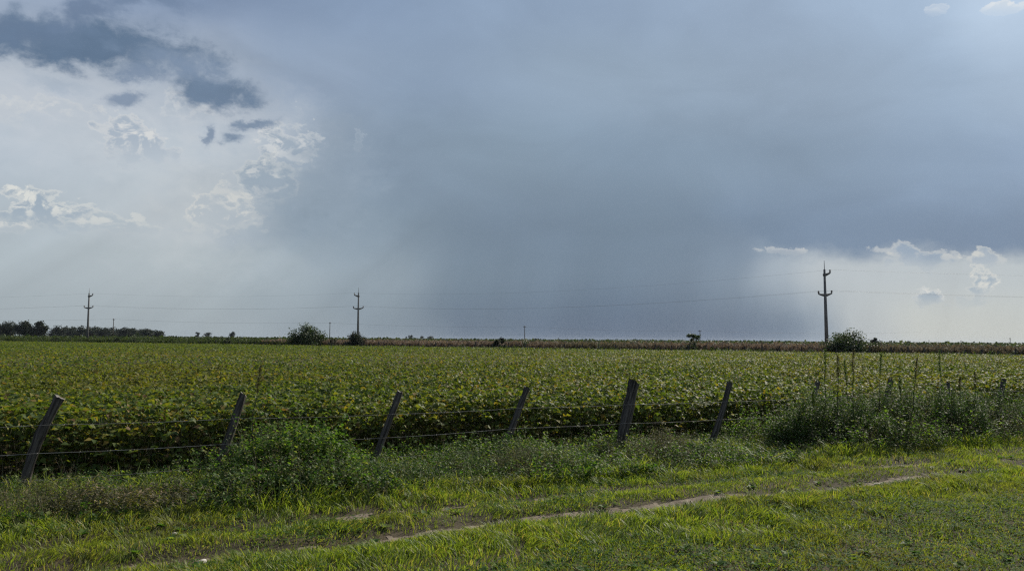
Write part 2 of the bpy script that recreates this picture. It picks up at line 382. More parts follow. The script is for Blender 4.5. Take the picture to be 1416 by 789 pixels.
M_soy = leaf_mat('soybean_leaf', [(0, (.050, .080, .026)), (.38, (.094, .136, .033)), (.70, (.150, .185, .044)), (.88, (.22, .215, .050)), (.95, (.27, .20, .05)), (1, (.20, .13, .06))],
                 trans=(1.45, 1.5, .45), rough=.58, spec=.12, patch=.22, pscale=.28, tfac=.40, patchcol=(.20, .17, .045), pfac=.35)
M_soyfar = leaf_mat('soybean_canopy_leaf', [(0, (.072, .108, .028)), (.5, (.118, .162, .040)), (.9, (.155, .17, .04)), (1, (.20, .18, .05))],
                    trans=(1.45, 1.5, .45), rough=.6, spec=.15, patch=.25, pscale=.05, tfac=.40)
M_stem = plain('green_brown_stem', (.10, .11, .045), (.16, .13, .08), 8)
M_dead = plain('dead_stalk', (.20, .16, .11), (.34, .29, .21), 9)
M_dark = plain('dark_stalk', (.035, .032, .022), (.07, .06, .04), 9)
M_grass = leaf_mat('grass_blade', [(0, (.090, .135, .026)), (.4, (.165, .235, .040)), (.8, (.245, .31, .058)), (.93, (.32, .31, .11)), (1, (.30, .25, .13))],
                   rough=.55, spec=.3, patch=.25, pscale=1.0, trans=(1.5, 1.5, .5), patchcol=(.15, .13, .055), pfac=.42, tfac=.47)
M_clover = leaf_mat('clover_leaf', [(0, (.035, .085, .02)), (.6, (.065, .135, .03)), (1, (.13, .19, .05))], rough=.7, spec=.05, patch=.25, pscale=1.2, tfac=.35)
M_thatch = leaf_mat('dry_thatch', [(0, (.12, .09, .05)), (.6, (.22, .17, .10)), (1, (.36, .31, .22))], rough=.7, spec=.2, tfac=.15)
M_nettle = leaf_mat('weed_leaf_fresh', [(0, (.04, .085, .022)), (.4, (.085, .16, .034)), (.75, (.165, .235, .05)), (1, (.26, .26, .09))], rough=.6, spec=.12, patch=.45, pscale=2.2, tfac=.45)
M_grey = leaf_mat('weed_leaf_greyish', [(0, (.05, .055, .030)), (.5, (.095, .10, .045)), (.8, (.16, .135, .075)), (1, (.28, .21, .13))], rough=.7, spec=.15, patch=.45, pscale=1.6, tfac=.25)
M_olive = leaf_mat('weed_leaf_olive', [(0, (.035, .07, .023)), (.5, (.07, .122, .037)), (.85, (.135, .19, .055)), (1, (.22, .22, .10))], rough=.6, spec=.12, patch=.45, pscale=1.2, tfac=.33)
M_tree = leaf_mat('tree_leaf', [(0, (.035, .055, .022)), (.6, (.06, .09, .033)), (1, (.09, .12, .05))], rough=.6, spec=.3, patch=.2, pscale=.1, tfac=.2)
M_treefar = leaf_mat('far_tree_leaf', [(0, (.022, .030, .018)), (.6, (.034, .045, .026)), (1, (.05, .065, .035))], rough=.7, spec=.2, patch=.2, pscale=.05, tfac=.12)
M_bush = leaf_mat('bush_leaf', [(0, (.03, .05, .02)), (.6, (.055, .08, .03)), (1, (.10, .13, .06))], rough=.6, spec=.35, patch=.2, pscale=.4, tfac=.25)
M_bark = plain('bark', (.07, .055, .04), (.13, .11, .085), 5, bump=.5, stretch=(1, 1, .25))
M_maize = leaf_mat('dry_maize_leaf', [(0, (.15, .115, .085)), (.5, (.235, .18, .135)), (.85, (.31, .25, .19)), (1, (.30, .25, .17))], trans=(1.2, 1.1, .9), rough=.8, spec=.05, patch=.3, pscale=.06,
                   tfac=.2, patchcol=(.10, .12, .05), pfac=.55)
M_scrub = leaf_mat('field_edge_leaf', [(0, (.035, .05, .022)), (.5, (.06, .085, .032)), (1, (.11, .12, .06))], rough=.6, spec=.05, patch=.3, pscale=.08, tfac=.25)
M_wood = plain('weathered_wood', (.02, .018, .016), (.15, .135, .12), 30, rough=.95, spec=.1, stretch=(1, 1, .06), bump=.9, lo=.3, hi=.72)
M_cut = plain('grey_end_grain', (.14, .13, .115), (.26, .245, .22), 14, rough=.9, spec=.15, bump=.4)
M_wire = plain('galvanised_wire', (.38, .37, .35), (.24, .21, .18), 3, rough=.7, metal=.25)
M_conc = plain('weathered_concrete', (.13, .125, .115), (.20, .19, .175), 2, rough=.9, stretch=(1, 1, .3))
M_ins = plain('dark_ceramic', (.05, .035, .03), (.08, .05, .04), 3, rough=.3, spec=.6)
M_line = plain('dull_aluminium', (.20, .20, .20), (.26, .26, .26), 1, rough=.6, metal=.4)
M_stone = plain('pale_stone', (.42, .39, .34), (.58, .55, .50), 18, rough=.9, bump=.4)

def ground_mat():
    m, t_ = mat('field_soil')
    geo = t_.n.new('ShaderNodeNewGeometry'); P = geo.outputs['Position']
    n1 = t_.noise(P, 2.2, 8, .65); n2 = t_.noise(P, 0.02, 5, .55); n3 = t_.noise(P, 30, 5, .7)
    c = t_.mix(t_.smooth(n1, .35, .65), (.045, .038, .024, 1), (.085, .068, .042, 1))
    c = t_.mix(t_.smooth(n3, .52, .72) * .5, c, (.16, .13, .085, 1))
    far = t_.mix(t_.smooth(n2, .42, .58), (.055, .075, .03, 1), (.12, .105, .055, 1))
    sp_ = t_.n.new('ShaderNodeSeparateXYZ'); t_.l.new(P, sp_.inputs[0])
    d = t_.m('SQRT', E(t_, sp_.outputs[0]) * E(t_, sp_.outputs[0]) + E(t_, sp_.outputs[1]) * E(t_, sp_.outputs[1]))
    c = t_.mix(t_.smooth(d, 60, 130), c, far)
    b = t_.n.new('ShaderNodeBsdfPrincipled'); t_.l.new(c, b.inputs['Base Color']); b.inputs['Roughness'].default_value = .95; b.inputs['Specular IOR Level'].default_value = .15
    bn = t_.n.new('ShaderNodeBump'); bn.inputs['Strength'].default_value = .5; bn.inputs['Distance'].default_value = .02
    t_.l.new((n3 + n1).k, bn.inputs['Height']); t_.l.new(bn.outputs[0], b.inputs['Normal'])
    out(m, t_, b.outputs[0]); return m
def dirt_mat():
    m, t_ = mat('bare_dirt')
    geo = t_.n.new('ShaderNodeNewGeometry'); P = geo.outputs['Position']
    n1 = t_.noise(P, 5, 8, .65); n2 = t_.noise(P, 70, 4, .7); n3 = t_.noise(P, 1.2, 3, .5)
    c = t_.mix(t_.smooth(n1, .35, .65), (.17, .135, .10, 1), (.29, .235, .175, 1))
    c = t_.mix(t_.smooth(n3, .5, .7) * .6, c, (.10, .078, .055, 1))
    c = t_.mix(t_.smooth(n2, .60, .70) * .6, c, (.36, .32, .27, 1))
    c = t_.mix(t_.smooth(n2, .42, .30) * .6, c, (.09, .07, .045, 1))
    b = t_.n.new('ShaderNodeBsdfPrincipled'); t_.l.new(c, b.inputs['Base Color']); b.inputs['Roughness'].default_value = .95; b.inputs['Specular IOR Level'].default_value = .15
    bn = t_.n.new('ShaderNodeBump'); bn.inputs['Strength'].default_value = .8; bn.inputs['Distance'].default_value = .02
    t_.l.new((n2 * .4 + n1).k, bn.inputs['Height']); t_.l.new(bn.outputs[0], b.inputs['Normal'])
    out(m, t_, b.outputs[0]); return m

# ------------------------------------------------------------------ the ground
def axis(lo, hi, step, far):
    a = list(np.arange(lo, hi + 1e-6, step)); st = step
    u = hi; up = []
    while u < far: st *= 1.22; u += st; up.append(u)
    st = step; l = lo; dn = []
    while l > -far: st *= 1.22; l -= st; dn.append(l)
    return np.array(dn[::-1] + a + up)
ax, ay = axis(-13, 18, .12, 4200), axis(3, 24, .12, 4200)
GX, GY = np.meshgrid(ax, ay); GZ = gz(GX, GY)
nx, ny = len(ax), len(ay)
idx = np.arange(nx * ny).reshape(ny, nx)
Q = np.stack([idx[:-1, :-1], idx[:-1, 1:], idx[1:, 1:], idx[1:, :-1]], -1).reshape(-1, 4)
tag(mesh('ground', np.stack([GX, GY, GZ], -1), Q, ground_mat(), smooth=True), kind='structure')
# bare dirt of the wheel ruts: a sheet 4 mm over the ground wherever the turf is worn away
ss = np.arange(-11, 18, .06); qq = np.arange(-6.0, -2.6, .05)
S2, Q2 = np.meshgrid(ss, qq); X2, Y2 = XY(S2, Q2)
B2 = bare(S2, Q2) + (vn(X2 * 9, Y2 * 9, 77) - .5) * .34
Z2 = gz(X2, Y2) + .006 + (vn(X2 * 14, Y2 * 14, 51) - .5) * .012 * (B2 > .5)
idx = np.arange(S2.size).reshape(S2.shape)
Q = np.stack([idx[:-1, :-1], idx[:-1, 1:], idx[1:, 1:], idx[1:, :-1]], -1)
keep = (B2[:-1, :-1] > .40) & (B2[1:, 1:] > .40) & (B2[:-1, 1:] > .40) & (B2[1:, :-1] > .40)
tag(mesh('dirt_track', np.stack([X2, Y2, Z2], -1), Q[keep], dirt_mat(), smooth=True), kind='structure')

rng = np.random.default_rng(7)
def in_view(x, y, m=1.4):                      # roughly what the camera can see, with a margin to step aside
    return (np.abs(x) < 0.68 * y + m) & (y > 3.0)

# ------------------------------------------------------------------ grass of the verge
def grass_field(n, s0, s1, q0, q1, dens, height, width, seed):
    r = np.random.default_rng(seed)
    s = r.uniform(s0, s1, n); q = r.uniform(q0, q1, n)
    x, y = XY(s, q); k = in_view(x, y) & (y > 5.0); s, q, x, y = s[k], q[k], x[k], y[k]
    k = r.random(len(s)) < dens(s, q, x, y); s, q, x, y = s[k], q[k], x[k], y[k]
    h = height(s, q, x, y) * r.uniform(.45, 1.4, len(s))
    # tufts: blades fan out from tuft centres
    tx, ty = fbm(x * 5, y * 5, 41, 2) - .5, fbm(x * 5 + 9, y * 5, 43, 2) - .5
    yaw = r.uniform(0, 2 * pi, len(s)); lean = r.uniform(.1, .75, len(s)) * h
    dxn = np.cos(yaw) * lean + tx * h * 2.2; dyn = np.sin(yaw) * lean + ty * h * 2.2
    z = gz(x, y) - .005
    wd = width * r.uniform(.6, 1.4, len(s)) * (0.6 + 4 * np.clip(h, 0, .2))
    wa = yaw + pi / 2 + r.uniform(-.7, .7, len(s)); wx, wy = np.cos(wa) * wd, np.sin(wa) * wd
    L = []
    for kk, ww_ in ((0, 1.0), (.45, .9), (.8, .6)):
        cx, cyy, cz = x + dxn * kk ** 1.8, y + dyn * kk ** 1.8, z + h * (kk - .25 * kk ** 3)
        L += [np.stack([cx - wx * ww_, cyy - wy * ww_, cz], 1), np.stack([cx + wx * ww_, cyy + wy * ww_, cz], 1)]
    L.append(np.stack([x + dxn, y + dyn, z + h * .78], 1))
    V = np.stack(L, 1); F = np.array([(0, 1, 3), (0, 3, 2), (2, 3, 5), (2, 5, 4), (4, 5, 6)])
    return V.reshape(-1, 3), (F[None] + (np.arange(len(x)) * 7)[:, None, None]).reshape(-1, 3)
def gh(s, q, x, y):
    n = fbm(x * 1.7, y * 1.7, 61, 3); n2 = fbm(x * .6, y * .6, 67, 2)
    h = .055 + .075 * sst(n, .45, .75)
    h = h + .085 * g(q, -5.05, .5) * (.5 + n2) + .14 * g(q, -2.55, .32) + .045 * g(q, -3.2, .4)
    h = h * (1 - .25 * sst(q, -6.0, -6.8))
    h = h * (1 - .65 * np.clip(bare(s, q) * 1.3, 0, 1))
    return h * .64 + .012
def gd(s, q, x, y):
    b = bare(s, q); n = fbm(x * 2.3, y * 2.3, 71, 3)
    d = np.where(b > .62, .012, np.clip(1 - b * 1.7, .05, 1)) * (.40 + .60 * sst(n, .3, .55)) * sst(q, -1.2, -2.3)
    dist = np.hypot(x, y)
    return d * np.clip(8.0 / dist, .35, 1.0) * (1 - .1 * sst(q, -6.2, -7.2))
b = Bag()
b.add(*grass_field(900000, -13, 19, -9.5, -1.3, gd, gh, .0042, 101))
tag(b.build('grass', M_grass), 'sunlit green grass covering the verge between the wheel ruts', 'grass', kind='stuff')
# thatch of dry blades lying between the green ones
def td(s, q, x, y):
    n = fbm(x * 1.4 + 5, y * 1.4, 81, 3); return (.10 + .9 * sst(n, .48, .68)) * np.where(bare(s, q) > .7, .08, 1) * np.clip(8.0 / np.hypot(x, y), .4, 1)
b = Bag(); b.add(*grass_field(120000, -12, 19, -9.5, -2.0, td, lambda s, q, x, y: .045 + 0 * s, .0034, 103))
tag(b.build('dry_grass', M_thatch), 'thin straw coloured dead blades mixed through the verge grass', 'dry grass', kind='stuff')
# low clover-like herbs
def herb(n, seed):
    r = np.random.default_rng(seed); s = r.uniform(-12, 19, n); q = r.uniform(-9.5, -2.4, n); x, y = XY(s, q)
    n1 = fbm(x * 1.1 + 3, y * 1.1, 91, 3)
    d = sst(n1, .47, .66) * .8 + .75 * sst(q, -5.5, -6.4)
    k = in_view(x, y) & (r.random(n) < d * np.where(bare(s, q) > .5, .1, 1)); x, y = x[k], y[k]; m = len(x)
    hh = r.uniform(.015, .075, m); p0 = np.stack([x, y, gz(x, y) + hh], 1)
    B = Bag(); y0 = r.uniform(0, 2 * pi, m)
    for j in range(3):
        B.add(*leaves(p0, y0 + j * 2.1, r.uniform(-.3, .5, m), r.uniform(-.4, .4, m), r.uniform(.014, .030, m), ROUND))
    return B
tag(herb(120000, 105).build('clover', M_clover), 'low dark clover patches spreading through the verge grass', 'clover', kind='stuff')

# ------------------------------------------------------------------ soybean crop
def soy():
    B = Bag(); r = np.random.default_rng(201)
    top = lambda x, y: .85 + .26 * (fbm(x * .9, y * .9, 15, 2) - .5) + .14 * (vn(x * 3.1, y * 3.1, 19) - .5)
    def zone(n, s0, s1, q0, q1, depth, size, lf=OVAL, lF=OVALF, tri=True, ymax=1e9, front=False, jit=0.0):
        s = r.uniform(s0, s1, n); q = r.uniform(q0, q1, n); x, y = XY(s, q)
        k = in_view(x, y, 2.0) & (y < far_edge(x)) & (y < ymax); x, y, q = x[k], y[k], q[k]; m = len(x)
        tp = top(x, y) - .05 - (.08 * sst(q, 1.7, 1.1) if front else 0)
        if front: q = q + .0
        u = r.random(m); z = tp - depth * u ** (1.25 if front else 1.6) + jit * r.normal(0, 1, m)
        z = np.maximum(z, -.02 + .05 * r.random(m))
        yaw = r.uniform(0, 2 * pi, m); pos = np.stack([x, y, z], 1)
        sz = size * r.uniform(.5, 1.4, m)
        if tri:
            pt = r.uniform(-.75, .25, m)
            for a in (-1.15, 0, 1.15):
                kk = r.random(m) < .95
                B.add(*leaves(pos[kk] + np.stack([np.cos(yaw[kk] + a), np.sin(yaw[kk] + a), 0 * yaw[kk]], 1) * .012,
                              yaw[kk] + a, pt[kk] + r.uniform(-.35, .25, kk.sum()), r.uniform(-.7, .7, kk.sum()), sz[kk] * (1.12 if a == 0 else 1), lf, lF))
        else: B.add(*leaves(pos, yaw, r.uniform(-.8, .6, m), r.uniform(-.8, .8, m), sz, lf, lF))
    zone(22000, -15, 24, 1.1, 2.0, .82, .088, front=True, jit=.05)
    zone(2600, -15, 24, .75, 1.2, .80, .085, front=True, jit=.08)
    zone(100000, -16, 30, 1.9, 8.5, .50, .085, jit=.035)
    zone(100000, -24, 44, 8.5, 22, .26, .090, jit=.035)
    zone(230000, -60, 110, 22, 60, .20, .12, DIA, DIAF, False, jit=.04)
    o1 = B.build('soybean_crop', M_soy)
    tag(o1, 'dense knee high soybean crop filling the field, yellowing in patches', 'crop', kind='stuff')
    B2_ = Bag(); n = 420000
    x = r.uniform(-130, 100, n); y = r.uniform(35, 185, n); s, q = SQ(x, y)
    k = in_view(x, y, 3) & (y < far_edge(x)) & (q > 55) & (r.random(n) < 1.0); x, y = x[k], y[k]; m = len(x)
    z = top(x, y) - .04 - .14 * r.random(m) ** 1.5 + .04 * r.normal(0, 1, m)
    B2_.add(*leaves(np.stack([x, y, z], 1), r.uniform(0, 2 * pi, m), r.uniform(-.7, .7, m), r.uniform(-.8, .8, m), .17 * r.uniform(.7, 1.3, m), DIA, DIAF))
    # closed underside of the canopy so far away no soil shines through
    o2 = B2_.build('distant_soybean_crop', M_soyfar)
    tag(o2, 'smooth green far part of the soybean crop reaching the field edge', 'crop', kind='stuff')
    # stems and leaf stalks, seen in the open front face of the crop
    S_ = Bag(); n = 3400; s = r.uniform(-14, 23, n); q = 1.15 + .9 * r.random(n) ** 1.3; x, y = XY(s, q); k = in_view(x, y, 2); x, y = x[k], y[k]; m = len(x)
    z0 = gz(x, y); hgt = r.uniform(.35, .7, m); a = r.uniform(0, 2 * pi, m); l = r.uniform(.02, .16, m)
    K = 4; P = np.stack([np.stack([x + np.cos(a) * l * (i / 3) ** 1.5, y + np.sin(a) * l * (i / 3) ** 1.5, z0 + hgt * i / 3], 1) for i in range(K)], 1)
    S_.add(*tubes(P, np.broadcast_to(np.array([.0045, .0038, .003, .002]), (m, K))))
    n = 9000; s = r.uniform(-14, 23, n); q = 1.02 + .8 * r.random(n); x, y = XY(s, q); k = in_view(x, y, 2); x, y = x[k], y[k]; m = len(x)
    z0 = r.uniform(.08, .6, m); a = r.uniform(0, 2 * pi, m); l = r.uniform(.06, .16, m)
    P = np.stack([np.stack([x + np.cos(a) * l * i / 2, y + np.sin(a) * l * i / 2, z0 + .14 * (i / 2) ** .8], 1) for i in range(3)], 1)
    S_.add(*tubes(P, np.full((m, 3), .0016)))
    tag(S_.build('soybean_stems', M_stem), 'brownish bare stems in the shade under the near soybean leaves', 'stems', kind='stuff')
soy()

# ------------------------------------------------------------------ weeds along the fence
HP = [(0, .15), (150, .2), (250, .25), (300, .45), (340, .7), (380, .95), (430, .8), (480, .6), (520, .26), (600, .28), (700, .42), (760, .42), (830, .22), (900, .38), (960, .37), (1040, .16),
      (1080, .3), (1110, .7), (1150, .9), (1200, 1.0), (1300, 1.0), (1370, .85), (1410, .5), (1500, .5), (1700, .6)]
HPs = np.array([s_of(p) for p, _ in HP]); HPh = np.array([h for _, h in HP])
def prof(s): return np.interp(s, HPs, HPh)
def plants(x, y, h, r, spread, nleaf, lsize, tmpl=OVAL, F=OVALF, twig=.05, tlo=.12, upright=.3, stemr=.003):
    """stems from base points that arch outwards, each carrying leaves; returns leaf bag, stem bag"""
    m = len(x); a = r.uniform(0, 2 * pi, m); l = spread * h * r.uniform(.1, 1, m); K = 5
    tt = np.linspace(0, 1, K); z0 = gz(x, y) - .01
    fx = lambda q_: np.stack([x[:, None] + np.cos(a)[:, None] * l[:, None] * q_ ** 1.7, y[:, None] + np.sin(a)[:, None] * l[:, None] * q_ ** 1.7, z0[:, None] + h[:, None] * (q_ - .12 * q_ ** 3)], -1)
    LB, SB = Bag(), Bag()
    P = fx(np.broadcast_to(tt, (m, K))); SB.add(*tubes(P, stemr * (1.15 - .8 * tt)[None] * np.ones((m, 1))))
    q_ = r.uniform(tlo, 1.02, (m, nleaf)); P = fx(q_).reshape(-1, 3); n = len(P)
    tw = twig * (1.15 - q_.ravel() * .7) * r.random(n) ** .6
    ya = r.uniform(0, 2 * pi, n)
    P = P + np.stack([np.cos(ya) * tw, np.sin(ya) * tw, r.normal(0, .012, n)], 1)
    LB.add(*leaves(P, ya + r.normal(0, .5, n), r.uniform(-.7, .8, n) + upright * .5, r.uniform(-.7, .7, n), lsize * r.uniform(.55, 1.3, n), tmpl, F))
    return LB, SB
# mass of undergrowth that nobody could count, in three leaf kinds
def under(n, seed, dens, hmul, nleaf, ls, tmpl, m1, name, label, cat, twig=.06, q0=-2.75, q1=.95, stemr=.0022):
    r = np.random.default_rng(seed); s = r.uniform(-12, 21, n); q = r.uniform(q0, q1, n); x, y = XY(s, q)
    k = in_view(x, y, 1.8) & (r.random(n) < dens(s, q, x, y)); s, q, x, y = s[k], q[k], x[k], y[k]
    h = np.clip(prof(s) * hmul, .06, .75) * (.35 + 1.25 * fbm(x * 1.9, y * 1.9, seed, 2)) * (.45 + .55 * sst(q, -2.9, -1.9)) * (.55 + .45 * sst(q, 1.0, .2)) + .07
    h = h * r.uniform(.6, 1.2, len(s)) * (1 + .5 * (r.random(len(s)) < .08))
    LB, SB = plants(x, y, h, r, .45, nleaf, ls, tmpl, twig=twig, stemr=stemr)
    e = empty(name, (0, 0, 0), label, cat); e['kind'] = 'stuff'
    LB.build('foliage', m1, e); SB.build('stems', M_stem, e)
sel = lambda x, y, sd, a, b_: sst(fbm(x * .7, y * .7, sd, 2), a, b_)
under(9000, 301, lambda s, q, x, y: .25 + .75 * sel(x, y, 5, .42, .58), .85, 20, .048, OVAL, M_nettle, 'undergrowth', 'mixed fresh green undergrowth along the foot of the fence', 'undergrowth')
under(8000, 303, lambda s, q, x, y: .20 + .8 * sel(x, y, 8, .44, .58),   .80, 30, .030, NARROW, M_grey, 'withered_undergrowth', 'greyish brown twiggy undergrowth between the fence posts', 'undergrowth', twig=.07)
under(9000, 305, lambda s, q, x, y: .3 + .7 * sel(x, y, 12, .44, .58), .9, 20, .038, OVAL, M_olive, 'leafy_undergrowth', 'dark olive small leaved undergrowth behind the verge grass', 'undergrowth')
r_ = np.random.default_rng(311); n = 1500; s_ = r_.uniform(-12, 20, n); q_ = r_.uniform(-2.5, .9, n); x_, y_ = XY(s_, q_); k_ = in_view(x_, y_) & (r_.random(n) < .35 + .65 * sst(fbm(x_ * .8, y_ * .8, 14, 2), .42, .56)); x_, y_, s_ = x_[k_], y_[k_], s_[k_]
LB_, SB_ = plants(x_, y_, (.22 + .45 * np.clip(prof(s_), 0, .9)) * r_.uniform(.6, 1.5, len(x_)), r_, .35, 16, .013, NARROW, OVALF, twig=.05, tlo=.55, stemr=.0024)
e_ = empty('dead_stalks', (0, 0, 0), 'thin dead brown stalks with seed heads poking out of the fence weeds', 'stalks'); e_['kind'] = 'stuff'
LB_.build('seed_heads', M_thatch, e_); SB_.build('stems', M_dead, e_)
# verge litter: straw culms with small heads, and broad-leaved rosettes
r_ = np.random.default_rng(313); n = 1500; s_ = r_.uniform(-11, 18, n); q_ = r_.uniform(-8.5, -2.4, n); x_, y_ = XY(s_, q_)
k_ = in_view(x_, y_) & (bare(s_, q_) < .4) & (r_.random(n) < .12 + .9 * sst(fbm(x_ * .7, y_ * .7, 16, 2), .46, .6)); x_, y_ = x_[k_], y_[k_]
LB_, SB_ = plants(x_, y_, r_.uniform(.09, .22, len(x_)), r_, .9, 9, .011, NARROW, OVALF, twig=.008, tlo=.75, stemr=.0012)
e_ = empty('dry_grass_culms', (0, 0, 0), 'thin straw coloured grass culms with small heads scattered over the verge', 'dry grass'); e_['kind'] = 'stuff'
LB_.build('seed_heads', M_thatch, e_); SB_.build('stems', M_dead, e_)
n = 900; s_ = r_.uniform(-11, 18, n); q_ = r_.uniform(-9, -2.5, n); x_, y_ = XY(s_, q_); k_ = in_view(x_, y_) & (bare(s_, q_) < .5) & (r_.random(n) < .1 + .9 * sst(fbm(x_ * .9, y_ * .9, 18, 2), .45, .6)); x_, y_ = x_[k_], y_[k_]; m_ = len(x_)
B_ = Bag(); z_ = gz(x_, y_) + .01; ya_ = r_.uniform(0, 6.28, m_)
for j in range(7):
    B_.add(*leaves(np.stack([x_, y_, z_], 1), ya_ + j * .9 + r_.normal(0, .15, m_), r_.uniform(.15, .75, m_), r_.uniform(-.4, .4, m_), r_.uniform(.05, .10, m_), OVAL))
tag(B_.build('rosette_weeds', M_nettle), 'broad leaved green rosettes scattered in the verge grass', 'weeds', kind='stuff')
# longer grass growing through the weeds
def wh(s, q, x, y): return .12 + .26 * fbm(x * 1.5, y * 1.5, 87, 2)
def wd_(s, q, x, y): return (.15 + .85 * sst(fbm(x * .9, y * .9, 88, 2), .40, .58)) * sst(q, .8, -.2)
b = Bag(); b.add(*grass_field(80000, -12, 20, -2.7, 1.0, wd_, wh, .0040, 107))
tag(b.build('tall_grass', M_grass), 'taller green grass growing up through the weeds at the fence', 'grass', kind='stuff')

def bush(name, px, q, rs, rq, h, nst, nleaf, ls, m1, label, seed, tmpl=OVAL, twig=.08, spread=.45, cat='bush', group=None, stem=M_stem, stemr=.004):
    r = np.random.default_rng(seed); cx, cyy = on_line(px, q); cs, cq = SQ(cx, cyy)
    a = r.uniform(0, 2 * pi, nst); rr = np.sqrt(r.random(nst)); x, y = XY(cs + np.cos(a) * rr * rs, cq + np.sin(a) * rr * rq)
    hh = h * (1 - .55 * rr ** 2) * r.uniform(.72, 1.12, nst) * (.6 + .75 * vn(x * 2.6, y * 2.6, seed)) * (1 + .32 * (r.random(nst) < .10)) + .08
    z = float(gz(cx, cyy)); e = empty(name, (cx, cyy, z), label, cat, group)
    LB, SB = plants(x, y, hh, r, spread, int(nleaf * 1.5), ls * 1.3, tmpl, twig=twig, stemr=stemr)
    LB.build('foliage', m1, e, loc=(cx, cyy, z)); SB.build('stems', stem, e, loc=(cx, cyy, z))
    return e
bush('leafy_bush', 412, -.95, .72, .65, .94, 230, 34, .042, M_nettle, 'chest high fresh green leafy bush just right of the second leaning post from the left', 401)
bush('leafy_bush', 335, -1.7, .60, .45, .34, 140, 30, .036, M_olive, 'low rounded dark green bush at the foot of the second leaning post', 402)
bush('broad_leaved_weed', 368, -1.75, .35, .3, .52, 45, 16, .062, M_nettle, 'broad leaved weed in front of the tall leafy bush', 412)
bush('broad_leaved_weed', 505, -2.1, .5, .3, .34, 60, 14, .055, M_nettle, 'low broad leaved weed at the grass edge before the third post', 413)
bush('leafy_bush', 468, -1.2, .30, .35, .78, 60, 34, .036, M_nettle, 'narrow upright green bush between the tall leafy bush and the third post', 403)
bush('leafy_bush', 430, -1.95, .55, .4, .52, 110, 28, .034, M_olive, 'spreading olive green bush at the grass edge below the tall leafy bush', 404)
bush('scrubby_bush', 735, -1.55, .72, .62, .50, 260, 40, .014, M_grey, 'rounded brownish grey twiggy bush just left of the thick post', 405, twig=.10, tmpl=NARROW)
bush('scrubby_bush', 655, -1.3, .5, .5, .42, 130, 36, .018, M_olive, 'low dark green scrubby bush left of the brownish grey one', 406, twig=.08)
bush('scrubby_bush', 925, -1.3, .72, .55, .50, 230, 40, .016, M_grey, 'wide greyish green bush just right of the thick post', 407, twig=.09)
bush('scrubby_bush', 560, -1.6, .8, .5, .40, 190, 30, .026, M_olive, 'low mixed green bush in front of the third leaning post', 408, twig=.07)
bush('scrubby_bush', 50, -1.9, 1.0, .75, .44, 230, 30, .018, M_grey, 'low withered grey bush at the foot of the leftmost post', 409, twig=.08, tmpl=NARROW)
bush('scrubby_bush', 195, -1.9, 1.0, .70, .44, 260, 30, .024, M_grey, 'low brownish bush midway between the two leftmost posts', 410, twig=.08)
for i, (px, q, rs, rq, h, lab) in enumerate([
        (1122, -1.0, .85, .8, .98, 'leftmost tall dark bush at the end of the open wires'),
        (1180, -1.5, .75, .7, .98, 'tall dark green bush right of the first half buried post'),
        (1238, -1.1, .85, .8, 1.08, 'tall dark green bush wrapped round the second half buried post'),
        (1300, -1.4, .85, .8, 1.12, 'tall dark green bush around the thin half buried post'),
        (1358, -1.1, .85, .8, 1.0, 'rightmost tall dark bush at the last post'),
        (1440, -.6, .9, .7, .72, 'lower dark bush right of the last post')]):
    bush('tall_weed_bush', px, q, rs, rq, h * (1.16, 1.18, 1.10, 1.16, 1.12, 1.35)[i], 330, 50, .034, M_olive, lab, 420 + i, tmpl=NARROW * np.array([1.4, 1, 1]), twig=.10, spread=.26, group='tall weed bushes hiding the right end of the fence')

# single tall seed stalks standing above the weeds
def stalk(px, q, py_top, lean, label, seed, leafy=.5, base_r=.010):
    x, y = on_line(px, q); r = np.random.default_rng(seed); z0 = float(gz(x, y)); H = zof(px, py_top, y) - z0
    e = empty('tall_weed', (x, y, z0), label, 'weed', 'tall seed stalks above the weeds')
    tt = np.linspace(0, 1, 9); wob = r.normal(0, .018, 9).cumsum()
    P = np.stack([lean * tt ** 1.6 * EV[0] + wob, lean * tt ** 1.6 * EV[1] + wob * .5, H * tt], 1)
    V, F = tube_path(P, base_r * (1.1 - .75 * tt), 5); mesh('stem', V, F, M_dark, e)
    n = 64; tq = r.uniform(.45, .97, n); B = Bag()
    Pi = np.stack([np.interp(tq, tt, P[:, i]) for i in range(3)], 1); ya = r.uniform(0, 2 * pi, n)
    B.add(*leaves(Pi, ya, r.uniform(.1, 1.0, n), r.uniform(-.5, .5, n), (.075 * (1.15 - tq)) * r.uniform(.4, 1.8, n) + .018, NARROW))
    B.build('foliage', M_olive, e)
    n = 380; tq = r.uniform(.78, 1.0, n); B = Bag(); Pi = np.stack([np.interp(tq, tt, P[:, i]) for i in range(3)], 1); ya = r.uniform(0, 2 * pi, n)
    Pi += np.stack([np.cos(ya), np.sin(ya), 0 * ya], 1) * (.030 * np.sin((tq - .78) / .22 * pi * .85 + .3))[:, None] * r.random((n, 1))
    B.add(*leaves(Pi, ya, r.uniform(.2, 1.3, n), r.uniform(-.5, .5, n),   .028 * r.uniform(.6, 1.4, n), NARROW))
    B.build('seed_head', M_grey if seed % 2 else M_olive, e)
